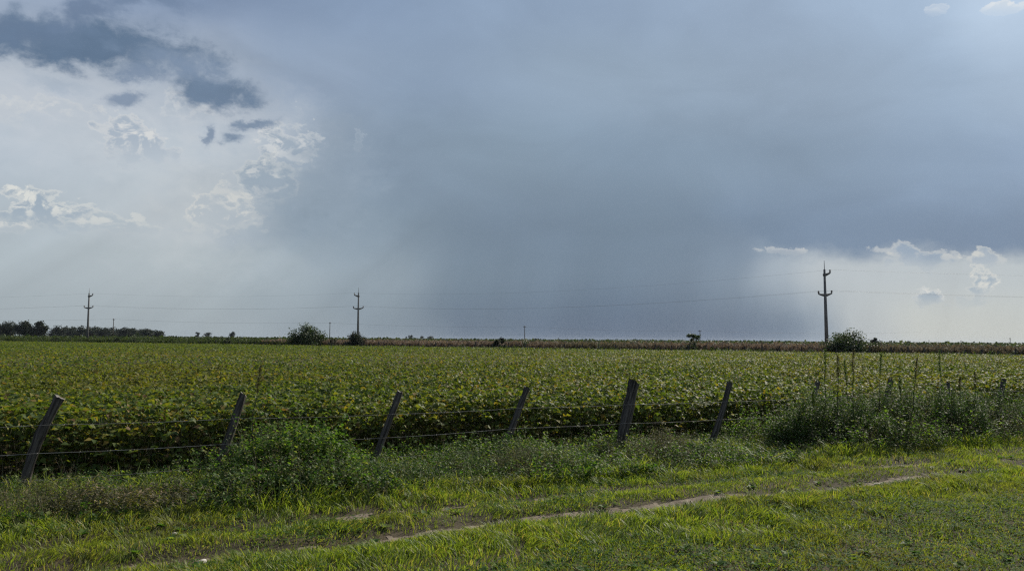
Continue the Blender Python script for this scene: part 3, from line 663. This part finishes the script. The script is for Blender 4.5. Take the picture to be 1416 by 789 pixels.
for i, (px, q, pt, ln, lab) in enumerate([
        (1136, -1.4, 483, .10, 'dark seed stalk rising right below the nearest power pole'),
        (1156, -1.8, 492, .02, 'straight thin seed stalk just right of the nearest power pole'),
        (1172, -1.0, 497, .05, 'shorter seed stalk between two taller ones right of the power pole'),
        (1180, -1.6, 484, .04, 'tall seed stalk in front of the big bush beside the power pole'),
        (1212, -1.2, 488, .10, 'tall seed stalk standing just left of the second half buried post'),
        (1258, -1.6, 494, .22, 'bent seed stalk leaning right beyond the second half buried post'),
        (1298, -1.3, 484, .01, 'straight lone seed stalk near the thin half buried post'),
        (1318, -1.1, 520, .06, 'short seed stalk right of the thin half buried post'),
        (1240, -1.9, 520, .03, 'short thin seed stalk left of the bent one'),
        (1345, -1.5, 514, .05, 'thin seed stalk left of the rightmost post'),
        (1122, -1.7, 540, .05, 'low seed stalk beside the first half buried post'),
        (357, -.9, 505, .06, 'lone dark seed stalk above the leafy bush at the second post')]):
    stalk(px, q, pt, ln, lab, 500 + i)
# thin dark grass stalks in the near grass
for i, (px, py, hh) in enumerate([(565, 745, .20), (517, 742, .10), (948, 712, .11), (955, 702, .07), (790, 735, .09)]):
    x, y = ground_at(px, py, -.05); z0 = float(gz(x, y)); e = empty('grass_stalk', (x, y, z0), ['tallest dark bare stalk standing beside the dirt rut', 'short dark stalk left of the tallest bare one',
         'dark stub standing at the right part of the rut', 'small thin stub behind the rut', 'thin dark stalk in the grass before the rut'][i], 'stalk', 'dark bare stalks in the verge grass')
    V, F = tube_path([(0, 0, 0), (.004, .002, hh * .5), (.002, -.004, hh)], [.0035, .003, .0022], 5); mesh('stem', V, F, M_dark, e)
    r = np.random.default_rng(i); n = 30; p = np.stack([r.normal(0, .003, n), r.normal(0, .003, n), hh * r.uniform(.72, 1.02, n)], 1)
    B = Bag(); B.add(*leaves(p, r.uniform(0, 6.3, n), r.uniform(.4, 1.3, n), r.uniform(-.5, .5, n), .013 * r.uniform(.6, 1.3, n), NARROW)); B.build('seed_head', M_dark, e)

# ------------------------------------------------------------------ the near fence
def post_mesh(H, wx, wy, seed, round_=True):
    r = np.random.default_rng(seed); K = 14; ns = 14
    a = np.arange(ns) * 2 * pi / ns
    if round_: prof_ = np.stack([np.cos(a) * wx / 2, np.sin(a) * wy / 2], 1) * (1 + .13 * r.normal(0, 1, ns))[:, None]
    else:
        p = 5.0; rr = (np.abs(np.cos(a)) ** p + np.abs(np.sin(a)) ** p) ** (-1 / p); prof_ = np.stack([np.cos(a) * rr * wx / 2, np.sin(a) * rr * wy / 2], 1) * (1 + .02 * r.normal(0, 1, ns))[:, None]
    zz = np.linspace(-.35, H, K); bow = r.normal(0, .022, 2)
    V = []
    for k, z in enumerate(zz):
        f = 1 + .05 * r.normal() - .10 * (z / H) * (1 if round_ else .3)
        off = bow * sin(pi * max(z, 0) / H)
        ring = prof_ * f * (1 + .025 * r.normal(0, 1, (ns, 1)))
        zt = np.full(ns, z)
        if k == K - 1: zt = z + ring[:, 0] * r.uniform(-.5, .2) + r.normal(0, .006, ns)
        V.append(np.column_stack([ring + off, zt]))
    V = np.concatenate(V); F = []
    for k in range(K - 1):
        for j in range(ns):
            a0, a1 = k * ns + j, k * ns + (j + 1) % ns
            F += [(a0, a1, a1 + ns), (a0, a1 + ns, a0 + ns)]
    top = V[-ns:]; c = top.mean(0) + (0, 0, .004)
    TV = np.vstack([top + (0, 0, .0025), c]); TF = [(j, (j + 1) % ns, ns) for j in range(ns)]
    return V, np.array(F), TV, np.array(TF)
# photo: base column, top column and row, width px
POSTS = [(44, 90, 550, .135, 'leftmost fence post, dark and leaning right above a withered bush'),
         (301, 341, 545, .125, 'dark leaning fence post at the left of the tall leafy bush'),
         (517, 556, 542, .120, 'leaning fence post with its foot in the shade right of the leafy bush'),
         (690, 730, 536, .125, 'leaning fence post next left of the thick squared post'),
         (855, 877, 528, .215, 'thickest fence post, squared and only slightly leaning'),
         (978, 1009, 529, .125, 'thin leaning fence post next right of the thick squared post'),
         (1103, 1130, 527, .125, 'leaning fence post where the open wires run into tall weeds'),
         (1207, 1231, 525, .135, 'leaning fence post top showing between the tall seed stalks'),
         (1300, 1309, 527, .085, 'thin upright fence post half hidden by the tall weeds'),
         (1366, 1386, 524, .150, 'rightmost fence post half hidden by tall weeds')]
post_xy = []
for i, (pb, pt, py, wdt, lab) in enumerate(POSTS):
    x, y = on_line(pb, 0.0); z0 = float(gz(x, y)); H = zof(pt, py, y) - z0
    dxp = (pt - pb) / FPX * y; u_ = (pb - 708) / FPX; lean = math.atan2(dxp / (EV[0] - u_ * EV[1]), H)
    e = empty('fence_post', (x, y, z0), lab, 'fence post', 'leaning wooden posts of the wire fence')
    e.rotation_euler = (0, lean, math.atan2(EV[1], EV[0]))
    V, F, TV, TF = post_mesh(H / cos(lean), wdt * .9, wdt * .9 * (.9 if i != 4 else .8), 600 + i, i != 4)
    mesh('shaft', V, F, M_wood, e, smooth=True); mesh('cut_top', TV, TF, M_cut, e)
    post_xy.append((x, y, z0, lean))
# three strands stapled to the near faces, sagging a little, with barbs
def strand(zh, label, seed):
    r = np.random.default_rng(seed); Pp = []
    ends = [XY(-9.4, -.06)] ; pts = []
    svals = [SQ(x, y)[0] for x, y, _, _ in post_xy]
    nodes = [(-9.4, 0, .36)] + [(s, z0, l) for s, (x, y, z0, l) in zip(svals, post_xy)] + [(15.6, 0, .2), (19.0, 0, .2)]
    S_, Z_ = [], []
    for j, (s, z0, l) in enumerate(nodes):
        S_.append(s + tan(l) * (zh + .12)); Z_.append(zh + r.normal(0, .012))
    path = []
    for j in range(len(S_) - 1):
        for k in range(10):
            f = k / 10; path.append((S_[j] * (1 - f) + S_[j + 1] * f, Z_[j] * (1 - f) + Z_[j + 1] * f - .05 * f * (1 - f) * (1 + .5 * r.random() * 0), 0))
    path.append((S_[-1], Z_[-1], 0)); path = np.array(path)
    x, y = XY(path[:, 0], np.full(len(path), -.085)); P = np.stack([x, y, path[:, 1]], 1)
    loc = P[0].copy()
    V, F = tube_path(P - loc, .0029, 5); B = Bag(); B.add(V, F); L = np.arange(0, 27, .16); s = np.interp(L, path[:, 0] - path[0, 0], path[:, 0]); z = np.interp(s, path[:, 0], path[:, 1])
    for si, zi in zip(s, z):
        xx, yy2 = XY(si, -.085); a = r.uniform(0, pi)
        d = np.array([EV[0] * .3, EV[1] * .3, 0]) + np.array([NVq[0] * cos(a), NVq[1] * cos(a), sin(a)])
        d = d / np.linalg.norm(d) * .016; c = np.array([xx, yy2, zi])
        V, F = tube_path([c - d - loc, c - loc + .001, c + d - loc], [.0012, .0026, .0012], 4, False); B.add(V, F)
    o = B.build('fence_wire', M_wire); o.location = loc; tag(o, label, 'fence wire', 'strands of the wire fence')
strand(.755, 'uppermost barbed wire strand running from post to post', 1)
strand(.415, 'middle barbed wire strand passing the foot of the thick post', 2)
strand(.10, 'lowest barbed wire strand just above the weeds', 3)

# stones lying on the dirt and in the grass
for i, (px, py, sz, lab) in enumerate([
        (241, 738, .05, 'pale stone lying in the grass left of the rut'), (660, 772, .035, 'small pale stone in the near grass below the rut'), (745, 718, .045, 'flat pale stone in the middle of the main rut'),
        (820, 708, .04, 'rounded pale stone beside the main rut'), (1214, 668, .06, 'largest pale stone at the right part of the rut'), (1223, 667, .04, 'smaller pale stone touching the largest one'),
        (905, 700, .035, 'small pale stone on the bare dirt near a dark stub'), (1050, 690, .04, 'pale stone on the thin part of the rut'), (280, 772, .06, 'broad pale stone at the lower left in the grass'),
        (338, 770, .05, 'pale stone right of the broad one in the lower left grass'), (615, 737, .04, 'pale stone at the left end of the bare rut'), (880, 657, .035, 'tiny pale stone near the scrubby bush')]):
    x, y = ground_at(px, py, -.05); r = np.random.default_rng(700 + i)
    bm_v = []; n = 9; mm = 6
    th = np.linspace(.15, pi - .15, mm); ph = np.arange(n) * 2 * pi / n
    for a in th:
        rr = sin(a) * (1 + .12 * r.normal(0, 1, n)); bm_v.append(np.stack([np.cos(ph) * rr * sz, np.sin(ph) * rr * sz * .7, np.full(n, -cos(a) * sz * .42)], 1))
    V = np.concatenate(bm_v); F = []
    for k in range(mm - 1):
        for j in range(n):
            a0, a1 = k * n + j, k * n + (j + 1) % n; F += [(a0, a1, a1 + n), (a0, a1 + n, a0 + n)]
    V = np.vstack([V, V[:n].mean(0), V[-n:].mean(0)]); c0 = len(V) - 2
    for j in range(n): F += [(c0, (j + 1) % n, j), (c0 + 1, (mm - 1) * n + j, (mm - 1) * n + (j + 1) % n)]
    o = mesh('stone', V, np.array(F), M_stone, smooth=False); o.location = (x, y, float(gz(x, y)) + sz * .22); o.rotation_euler = (0, 0, r.uniform(0, 6))
    tag(o, lab, 'stone', 'pale stones scattered over the track')

# ------------------------------------------------------------------ trees and bushes
def tree(name, px, d, h, wdt, seed, label, group=None, leaf=.30, n=1500, material=M_tree, trunk=.35, lobes=9, cat='tree', sparse=False, q_open=.3, z0=-.06, flat=1.0):
    r = np.random.default_rng(seed); x, y = at(px, d)
    e = empty(name, (x, y, z0), label, cat, group)
    th = h * trunk; B = Bag(); LB = Bag()
    tr_r = max(.05, h * .028)
    V, F = tube_path([(0, 0, -.1), (r.normal(0, .02) * h, r.normal(0, .02) * h, th * .6), (r.normal(0, .03) * h, r.normal(0, .03) * h, h * .72)], [tr_r, tr_r * .7, tr_r * .25], 7); B.add(V, F)
    cents = []
    for k in range(lobes):
        a = r.uniform(0, 2 * pi); rr = wdt * .5 * r.uniform(.15, .72); zc = th + (h - th) * r.uniform(.15, .86)
        zc = min(zc, h * (1 - .30 * (rr / (wdt * .5)) ** 2) - .1 * h)
        if trunk < .12:
            rr = wdt * .5 * .72 * math.sqrt(r.random()); zc = h * .80 * math.sqrt(1 - (rr / (wdt * .5)) ** 2) * r.uniform(.35, 1)
        c = np.array([cos(a) * rr, sin(a) * rr, zc]); cents.append(c)
        V, F = tube_path([(0, 0, th * .55), c * .55 + (0, 0, th * .25), c], [tr_r * .45, tr_r * .28, tr_r * .08], 5); B.add(V, F)
    cents.append(np.array([0, 0, h * .78]))
    per = n // len(cents)
    for c in cents:
        R = wdt * r.uniform(.17, .27) if not sparse else wdt * r.uniform(.13, .20)
        v = r.normal(0, 1, (per, 3)); v /= np.linalg.norm(v, axis=1)[:, None]
        # leaf clumps: directions gather round a few sprigs
        sp = r.normal(0, 1, (14, 3)); sp /= np.linalg.norm(sp, axis=1)[:, None]
        v = v * .55 + sp[r.integers(0, 14, per)] * .75; 
        P = c + v * R * (r.random((per, 1)) ** .5) * np.array([1, 1, .8 * flat])
        P[:, 2] = np.clip(P[:, 2], .05 * h if trunk < .12 else th * .55, h * 1.03)
        LB.add(*leaves(P, r.uniform(0, 2 * pi, per), r.uniform(-.9, .9, per), r.uniform(-1, 1, per), leaf * r.uniform(.6, 1.4, per), OVAL, OVALF))
    B.build('trunk', M_bark, e); LB.build('crown', material, e)
    return e
def ht(px, py, d): return HC - (py - hor(px)) / FPX * d + .06
# wood at the far left: three broad crowns, then a long low row
GL = 'dark trees on the left horizon'
for i, (px, py, wpx, d, lab) in enumerate([(-22, 444, 50, 420, 'large dark tree at the far left edge of the horizon'), (12, 445, 40, 430, 'leftmost dark round tree wholly seen before the sky gap'),
        (35, 441, 27, 420, 'middle of the three big dark crowns at the left'), (57, 442, 24, 425, 'right hand big dark crown left of the first sky gap')]):
    tree('dark_tree', px, d, ht(px, py, d), wpx / FPX * d, 800 + i, lab, GL, leaf=.8, n=5000, material=M_treefar, trunk=.08, lobes=14)
tops = [(80, 450), (92, 450), (103, 451), (113, 450), (124, 451), (135, 451), (146, 453), (156, 453), (166, 455), (176, 453), (186, 453), (196, 456), (206, 455), (216, 457)]
for i, (px, py) in enumerate(tops):
    d = 600 + 12 * (i % 3)
    tree('horizon_tree', px, d, ht(px, py, d), 24 / FPX * d * (1 + .15 * (i % 2)), 820 + i, 'one of the dark trees in the long low row on the left horizon', 'long low row of trees on the left horizon', leaf=1.0, n=2200, material=M_treefar, trunk=.06, lobes=10)
for i, (px, py, wp, d, lab) in enumerate([(275, 458, 7, 800, 'left one of a small pair of trees on the left horizon'), (289, 458, 14, 800, 'wider one of a small pair of trees on the left horizon'),
        (324, 458, 13, 700, 'small rounded lone tree on the horizon left of the spreading bush'),
        (562, 465, 5, 1100, 'tiny leftmost tree on the horizon right of the second power pole'), (570, 463, 10, 1100, 'widest of the tiny trees on the horizon right of the second power pole'),
        (584, 464, 6, 1100, 'tiny tree next right of the widest tiny one'), (596, 464, 10, 1100, 'rightmost tiny tree on the horizon right of the second power pole'),
        (846, 470, 7, 900, 'tiny dark tree on the horizon behind the dry maize, left of its pair'), (879, 469, 9, 900, 'tiny dark tree on the horizon above the dry maize near the thick post'),
        (888, 470, 9, 900, 'flat tiny dark tree touching its neighbour on the horizon above the maize'), (742, 468, 8, 700, 'tiny dark tree on the horizon right of the small pole'),
        (1209, 465, 15, 260, 'bluish rounded tree behind the right end of the big bush')]):
    tree('small_tree', px, d, ht(px, py, d), wp / FPX * d, 850 + i, lab, 'small trees on the horizon', leaf=.8 if d > 400 else .4, n=700 if d > 400 else 1300, material=M_treefar, trunk=.15 if d > 400 else .25, lobes=7)
def edge_d(px): u = (px - 708) / FPX; return 106 / (1 + .54 * u)
tree('spreading_tree', 428, edge_d(428) + 3, ht(428, 447, edge_d(428) + 3), 7.6, 901, 'broad spreading low tree left of the second power pole', leaf=.22, n=7000, trunk=.06, lobes=26, sparse=True, material=M_tree)
tree('round_bush', 493, edge_d(493) + 2.5, ht(493, 458, edge_d(493)), 3.9, 902, 'dense rounded bush at the foot of the second power pole', leaf=.18, n=6500, trunk=.05, lobes=12, cat='bush', material=M_treefar)
tree('round_bush', 461, edge_d(461) + 2, ht(461, 465, edge_d(461)), 2.2, 903, 'small dark bush between the spreading tree and the second power pole', leaf=.13, n=1000, trunk=.05, lobes=7, cat='bush', material=M_treefar)
tree('round_bush', 188, edge_d(188) + 2, ht(188, 460, edge_d(188)), 3.4, 904, 'pale topped bush before the long low tree row', leaf=.16, n=1600, trunk=.05, lobes=9, cat='bush')
tree('round_bush', 316, edge_d(316) + 2, ht(316, 464, edge_d(316)), 1.9, 905, 'small dark bush below the lone rounded tree', leaf=.14, n=800, trunk=.05, lobes=7, cat='bush', material=M_treefar)
tree('round_bush', 164, edge_d(164) + 2, ht(164, 465, edge_d(164)), 3.0, 914, 'low flat dark bush left of the pale topped one', leaf=.16, n=900, trunk=.05, lobes=7, cat='bush', material=M_treefar)
tree('round_bush', 80, edge_d(80) + 2, ht(80, 464, edge_d(80)), 2.8, 915, 'low flat bush near the left end of the field edge', leaf=.16, n=900, trunk=.05, lobes=7, cat='bush', material=M_treefar)
tree('twin_bush', 687, edge_d(687) + 2, ht(687, 466, edge_d(687)), 1.3, 906, 'left lower half of the twin dark bush left of the small pole', leaf=.14, n=1800, trunk=.05, lobes=7, cat='bush', material=M_treefar)
tree('twin_bush', 694, edge_d(694) + 2, ht(694, 463, edge_d(694)), 1.4, 907, 'right taller half of the twin dark bush left of the small pole', leaf=.14, n=1900, trunk=.05, lobes=7, cat='bush', material=M_treefar)
tree('round_bush', 727, edge_d(727) + 2, ht(727, 468, edge_d(727)), 2.0, 908, 'low bush at the foot of the small pole in the middle', leaf=.12, n=900, trunk=.05, lobes=7, cat='bush')
tree('round_bush', 828, edge_d(828) + 1.5, ht(828, 473, edge_d(828)), 1.2, 909, 'low bush against the dry maize left of the thick post', leaf=.11, n=700, trunk=.05, lobes=7, cat='bush')
tree('spindly_tree', 958, edge_d(958) + 3, ht(958, 456, edge_d(958)), 2.2, 910, 'small spindly open tree left of a thin pole before the maize', leaf=.15, n=1500, trunk=.25, lobes=8, sparse=True, material=M_bush)
tree('round_bush', 953, edge_d(953) + 2, ht(953, 474, edge_d(953)), 2.6, 911, 'low wide bush under the spindly open tree', leaf=.12, n=1100, trunk=.05, lobes=8, cat='bush', material=M_bush)
tree('large_bush', 1180, edge_d(1180) + 3, ht(1180, 454, edge_d(1180)), 6.8, 912, 'large open leafy bush right of the nearest power pole', leaf=.17, n=9500, trunk=.05, lobes=24, cat='bush', sparse=True, material=M_bush)
tree('large_bush', 1160, edge_d(1160) + 2, ht(1160, 466, edge_d(1160)), 1.9, 913, 'lower bush between the nearest power pole and the large open one', leaf=.12, n=900, trunk=.05, lobes=8, cat='bush', sparse=True, material=M_bush)
r0 = np.random.default_rng(77)
for i, px in enumerate([1066, 1083, 1098, 1120, 1008, 1035, 780, 640, 560, 130, 235, 385, 350, 1240, 1275, 1330, 1370, 1402]):
    d = edge_d(px) + 1.2
    tree('edge_shrub', px, d, r0.uniform(.95, 1.5), r0.uniform(.8, 1.9), 930 + i, 'one of the low dark green shrubs along the far edge of the crop', 'low shrubs along the far edge of the crop', leaf=.11, n=420, trunk=.05, lobes=6, cat='shrub', material=M_bush)

# ------------------------------------------------------------------ the strip beyond the crop
def upright(n, seed, x0, x1, w0, w1, hfun, lw, leafn, keepf=None):
    r = np.random.default_rng(seed); x = r.uniform(x0, x1, n); off = w0 + (w1 - w0) * r.random(n) ** 1.6; y = far_edge(x) + off
    k = np.abs(x) < .72 * y + 5
    if keepf is not None: k &= r.random(n) < keepf(x, y, off)
    x, y = x[k], y[k]; m = len(x); h = hfun(x, y) * r.uniform(.75, 1.12, m); B = Bag()
    z = np.full(m, -.06)
    B.add(*leaves(np.stack([x, y, z], 1), r.uniform(0, 2 * pi, m), r.uniform(1.35, 1.56, m), r.uniform(-1, 1, m), h, DIA * np.array([lw, 1, 1]), DIAF))
    for j in range(leafn):
        f = r.uniform(.25, .95, m)
        B.add(*leaves(np.stack([x, y, z + h * f], 1), r.uniform(0, 2 * pi, m), r.uniform(-.6, 1.2, m), r.uniform(-.6, .6, m), r.uniform(.3, .6, m), NARROW, OVALF))
    return B
mh = lambda x, y: 1.58 + .34 * (fbm(x * .12, y * .12, 5, 3) - .5)
tag(upright(52000, 1001, -42, 140, 3.5, 22, mh, .07, 3).build('dry_maize', M_maize), 'brown dry maize standing beyond the far edge of the green crop', 'crop', kind='stuff')
sh_ = lambda x, y: 1.0 + .8 * fbm(x * .15, y * .15, 25, 3)
tag(upright(26000, 1002, -170, -30, 3, 30, sh_, .12, 4).build('green_scrub', M_scrub), 'dull green scrub beyond the left part of the crop', 'scrub', kind='stuff')
eh = lambda x, y: .55 + .55 * fbm(x * .3, y * .3, 35, 3)
tag(upright(15000, 1003, -140, 110, .2, 2.6, eh, .10, 3, lambda x, y, o: .25 + .75 * sst(fbm(x * .12, y * .12, 36, 2), .42, .6)).build('edge_weeds', M_scrub),
    'ragged green weeds along the far edge of the crop', 'weeds', kind='stuff')
# a far green crop line seen just over the maize
def far_row(n, seed, d0, d1, h0, lf, material, name, lab, cat):
    r = np.random.default_rng(seed); y = r.uniform(d0, d1, n); x = r.uniform(-.75, .75, n) * y; hh = h0 * r.uniform(.75, 1.15, n) * (.75 + .5 * fbm(x * .01, y * .01, seed, 4))
    B = Bag()
    for j in range(2):
        B.add(*leaves(np.stack([x, y, hh * r.uniform(.1, .9, n)], 1), r.uniform(0, 6.28, n), r.uniform(-.3, 1.2, n), r.uniform(-.7, .7, n), lf * r.uniform(.7, 1.3, n), OVAL, OVALF))
    tag(B.build(name, material), lab, cat, kind='stuff')
far_row(26000, 1011, 300, 700, 2.0, 1.1, M_scrub, 'distant_hedge', 'thin dark green hedge line along the horizon', 'hedge')
# small fence posts standing against the maize
GP = 'small posts of the far fence'
def fpost():
    V, F, TV, TF = post_mesh(1.45, .16, .16, 1100, True)
    o = mesh('far_fence_post', V, F, M_wood, smooth=True); return o
fp = fpost(); first = True
for i in range(46):
    px = 300 + i * 25 + (7 * i) % 9
    d = edge_d(px) + .9; x, y = at(px, d)
    o = fp if first else fp.copy()
    if not first: COL.objects.link(o)
    first = False
    o.location = (x, y, -.06); o.rotation_euler = (r0.normal(0, .05), r0.normal(0, .07), r0.uniform(0, 6)); o.scale = (1, 1, r0.uniform(.82, 1.12))
    tag(o, 'small dark fence post against the dry maize beyond the crop', 'fence post', GP)

# ------------------------------------------------------------------ power line
def box(c, sx, sy, sz, taper=1.0):
    c = np.array(c, float); V = []
    for z, k in ((-1, 1), (1, 1)):
        for a, b_ in ((-1, -1), (1, -1), (1, 1), (-1, 1)): V.append(c + np.array([a * sx / 2 * k, b_ * sy / 2 * k, z * sz / 2]))
    F = [(0, 2, 1), (0, 3, 2), (4, 5, 6), (4, 6, 7), (0, 1, 5), (0, 5, 4), (1, 2, 6), (1, 6, 5), (2, 3, 7), (2, 7, 6), (3, 0, 4), (3, 4, 7)]
    return np.array(V), np.array(F)
def insulator(c, parent):
    zz = np.array([0, .04, .05, .12, .13, .18, .19, .26, .28, .33]) * 1.05; rr = np.array([.05, .05, .12, .12, .06, .06, .13, .13, .07, .05])
    V, F = tube_path(np.stack([0 * zz, 0 * zz, zz], 1) + np.array(c), rr, 9); mesh('insulator', V, F, M_ins, parent)
POLES = [(123, 169, 398, 1, 'leftmost power pole with a forked crossarm, before the low tree row'), (496, 157, 397, -1, 'middle power pole rising behind a rounded bush'), (1143, 98, 360, 1, 'nearest and tallest looking power pole at the right')]
attach = []
wdir = math.atan2(.35, 1)
for i, (px, d, pt, sd_, lab) in enumerate(POLES):
    x, y = at(px, d); H = zof(px, pt, d) + .06; e = empty('power_pole', (x, y, -.06), lab, 'power pole', 'concrete power poles beyond the crop')
    e.rotation_euler = (0, -.006 if i != 2 else -.012, 0)
    zt = H - 1.1
    V, F = tube_path([(0, 0, -.3), (0, 0, H * .4), (0, 0, zt)], [.26, .20, .125], 12); mesh('shaft', V, F, M_conc, e, smooth=False)
    V, F = tube_path([(0, 0, zt - .3), (0, 0, H)], [.045, .03], 6); mesh('spike', V, F, M_line, e)
    z1, z2 = H - 1.75, H - 4.2
    sx = sd_
    ws = (.85, .88, .74)[i]; sx = sd_ * ws
    B = Bag(); B.add(*tube_path([(-.22 * sx, 0, z1 - .05), (.25 * sx, 0, z1), (.6 * sx, 0, z1 + .10), (.98 * sx, 0, z1 + .24)], [.17, .18, .13, .10], 8)); a1 = B.build('crossarm', M_conc, e)
    B = Bag(); B.add(*tube_path([(-1.15 * ws, 0, z2 + .06), (-.8 * ws, 0, z2 - .03), (-.3 * ws, 0, z2 - .10), (0, 0, z2 - .06), (.3 * ws, 0, z2 - .10), (.8 * ws, 0, z2 + .02), (1.15 * ws, 0, z2 + .12)], [.08, .11, .17, .20, .17, .11, .08], 8)); a2 = B.build('crossarm', M_conc, e)
    insulator((.93 * sx, 0, z1 + .28), a1); insulator((-1.10 * ws, 0, z2 + .09), a2); insulator((1.10 * ws, 0, z2 + .15), a2)
    attach.append([(x + .93 * sx, y, z1 + .56), (x - 1.10 * ws, y, z2 + .38), (x + 1.10 * ws, y, z2 + .44)])
attach = [[(a[0] - 95, a[1] + 30, a[2] - .4) for a in attach[0]]] + attach + [[(a[0] + 86, a[1] - 6, a[2] - .6) for a in attach[2]]]
for c, lab in enumerate(['topmost power line wire between the poles', 'left hand lower power line wire between the poles', 'right hand lower power line wire between the poles']):
    P = []
    for j in range(len(attach) - 1):
        a, b_ = np.array(attach[j][c]), np.array(attach[j + 1][c]); sag = .7 if j != 2 else 1.3
        for k in range(24):
            f = k / 24; p = a * (1 - f) + b_ * f; p[2] -= 4 * sag * f * (1 - f); P.append(p)
    P.append(np.array(attach[-1][c])); P = np.array(P)
    V, F = tube_path(P - P[0], .0055, 4); o = mesh('power_line', V, F, M_line); o.location = P[0]; tag(o, lab, 'power line', 'wires of the power line')
# small poles of a second line far behind
SP_ = [(158, 440, 330, 'small bare pole above the low tree row on the left'), (457, 445, 330, 'small bare pole between the spreading tree and the middle power pole'), (726, 450, 330, 'small pole on the horizon at the middle of the field'),
       (968, 456, 330, 'small pole just right of the spindly tree'), (1284, 470, 900, 'tiny far pole left of another on the right horizon'), (1328, 471, 900, 'tiny far pole between two others on the right horizon'), (1396, 467, 700, 'rightmost and tallest of the tiny far poles')]
ptops = []
for i, (px, py, d, lab) in enumerate(SP_):
    x, y = at(px, d); H = zof(px, py, d) + .06; e = empty('utility_pole', (x, y, -.06), lab, 'utility pole', 'small poles of the far line')
    rp = .17 if d < 400 else .28
    V, F = tube_path([(0, 0, -.2), (0, 0, H * .5), (0, 0, H)], [rp, rp * .9, rp * .75], 8); mesh('shaft', V, F, M_bark, e)
    V, F = box((0, .18, H - .5), 1.3 if i in (2, 3) or d > 400 else .9, .14, .18 if d < 400 else .5); mesh('crossarm', V, F, M_bark, e)
    V, F = tube_path([(-.35, .18, H - .40), (-.35, .18, H - .15)], [.07, .05], 6); mesh('insulator', V, F, M_ins, e)
    ptops.append(np.array((x, y, H - .35)))
P = []; ptA = [ptops[0] + np.array((-90, 4, 0))] + ptops[:4] + [ptops[3] + np.array((90, -4, 0))]
for a, b_ in zip(ptA, ptA[1:]):
    for k in range(16): f = k / 16; p = a * (1 - f) + b_ * f; p[2] -= 4 * .8 * f * (1 - f); P.append(p)
P.append(ptA[-1]); P = np.array(P); V, F = tube_path(P - P[0], .018, 4); o = mesh('overhead_wire', V, F, M_line); o.location = P[0]
tag(o, 'single thin wire strung between the small far poles', 'overhead wire')

# ------------------------------------------------------------------ the air
def haze(density):
    m, t_ = mat('air')
    v = t_.n.new('ShaderNodeVolumePrincipled'); v.inputs['Color'].default_value = (.55, .62, .74, 1); v.inputs['Density'].default_value = density; v.inputs['Anisotropy'].default_value = .3
    o = t_.n.new('ShaderNodeOutputMaterial'); t_.l.new(v.outputs[0], o.inputs['Volume'])
    V, F = box((0, 0, 8.25), 11000, 11000, 18.5)
    tag(mesh('haze', V, F[:, ::1], m), 'thin bluish air softening the far trees and horizon', 'haze', kind='stuff')
haze(HAZE)
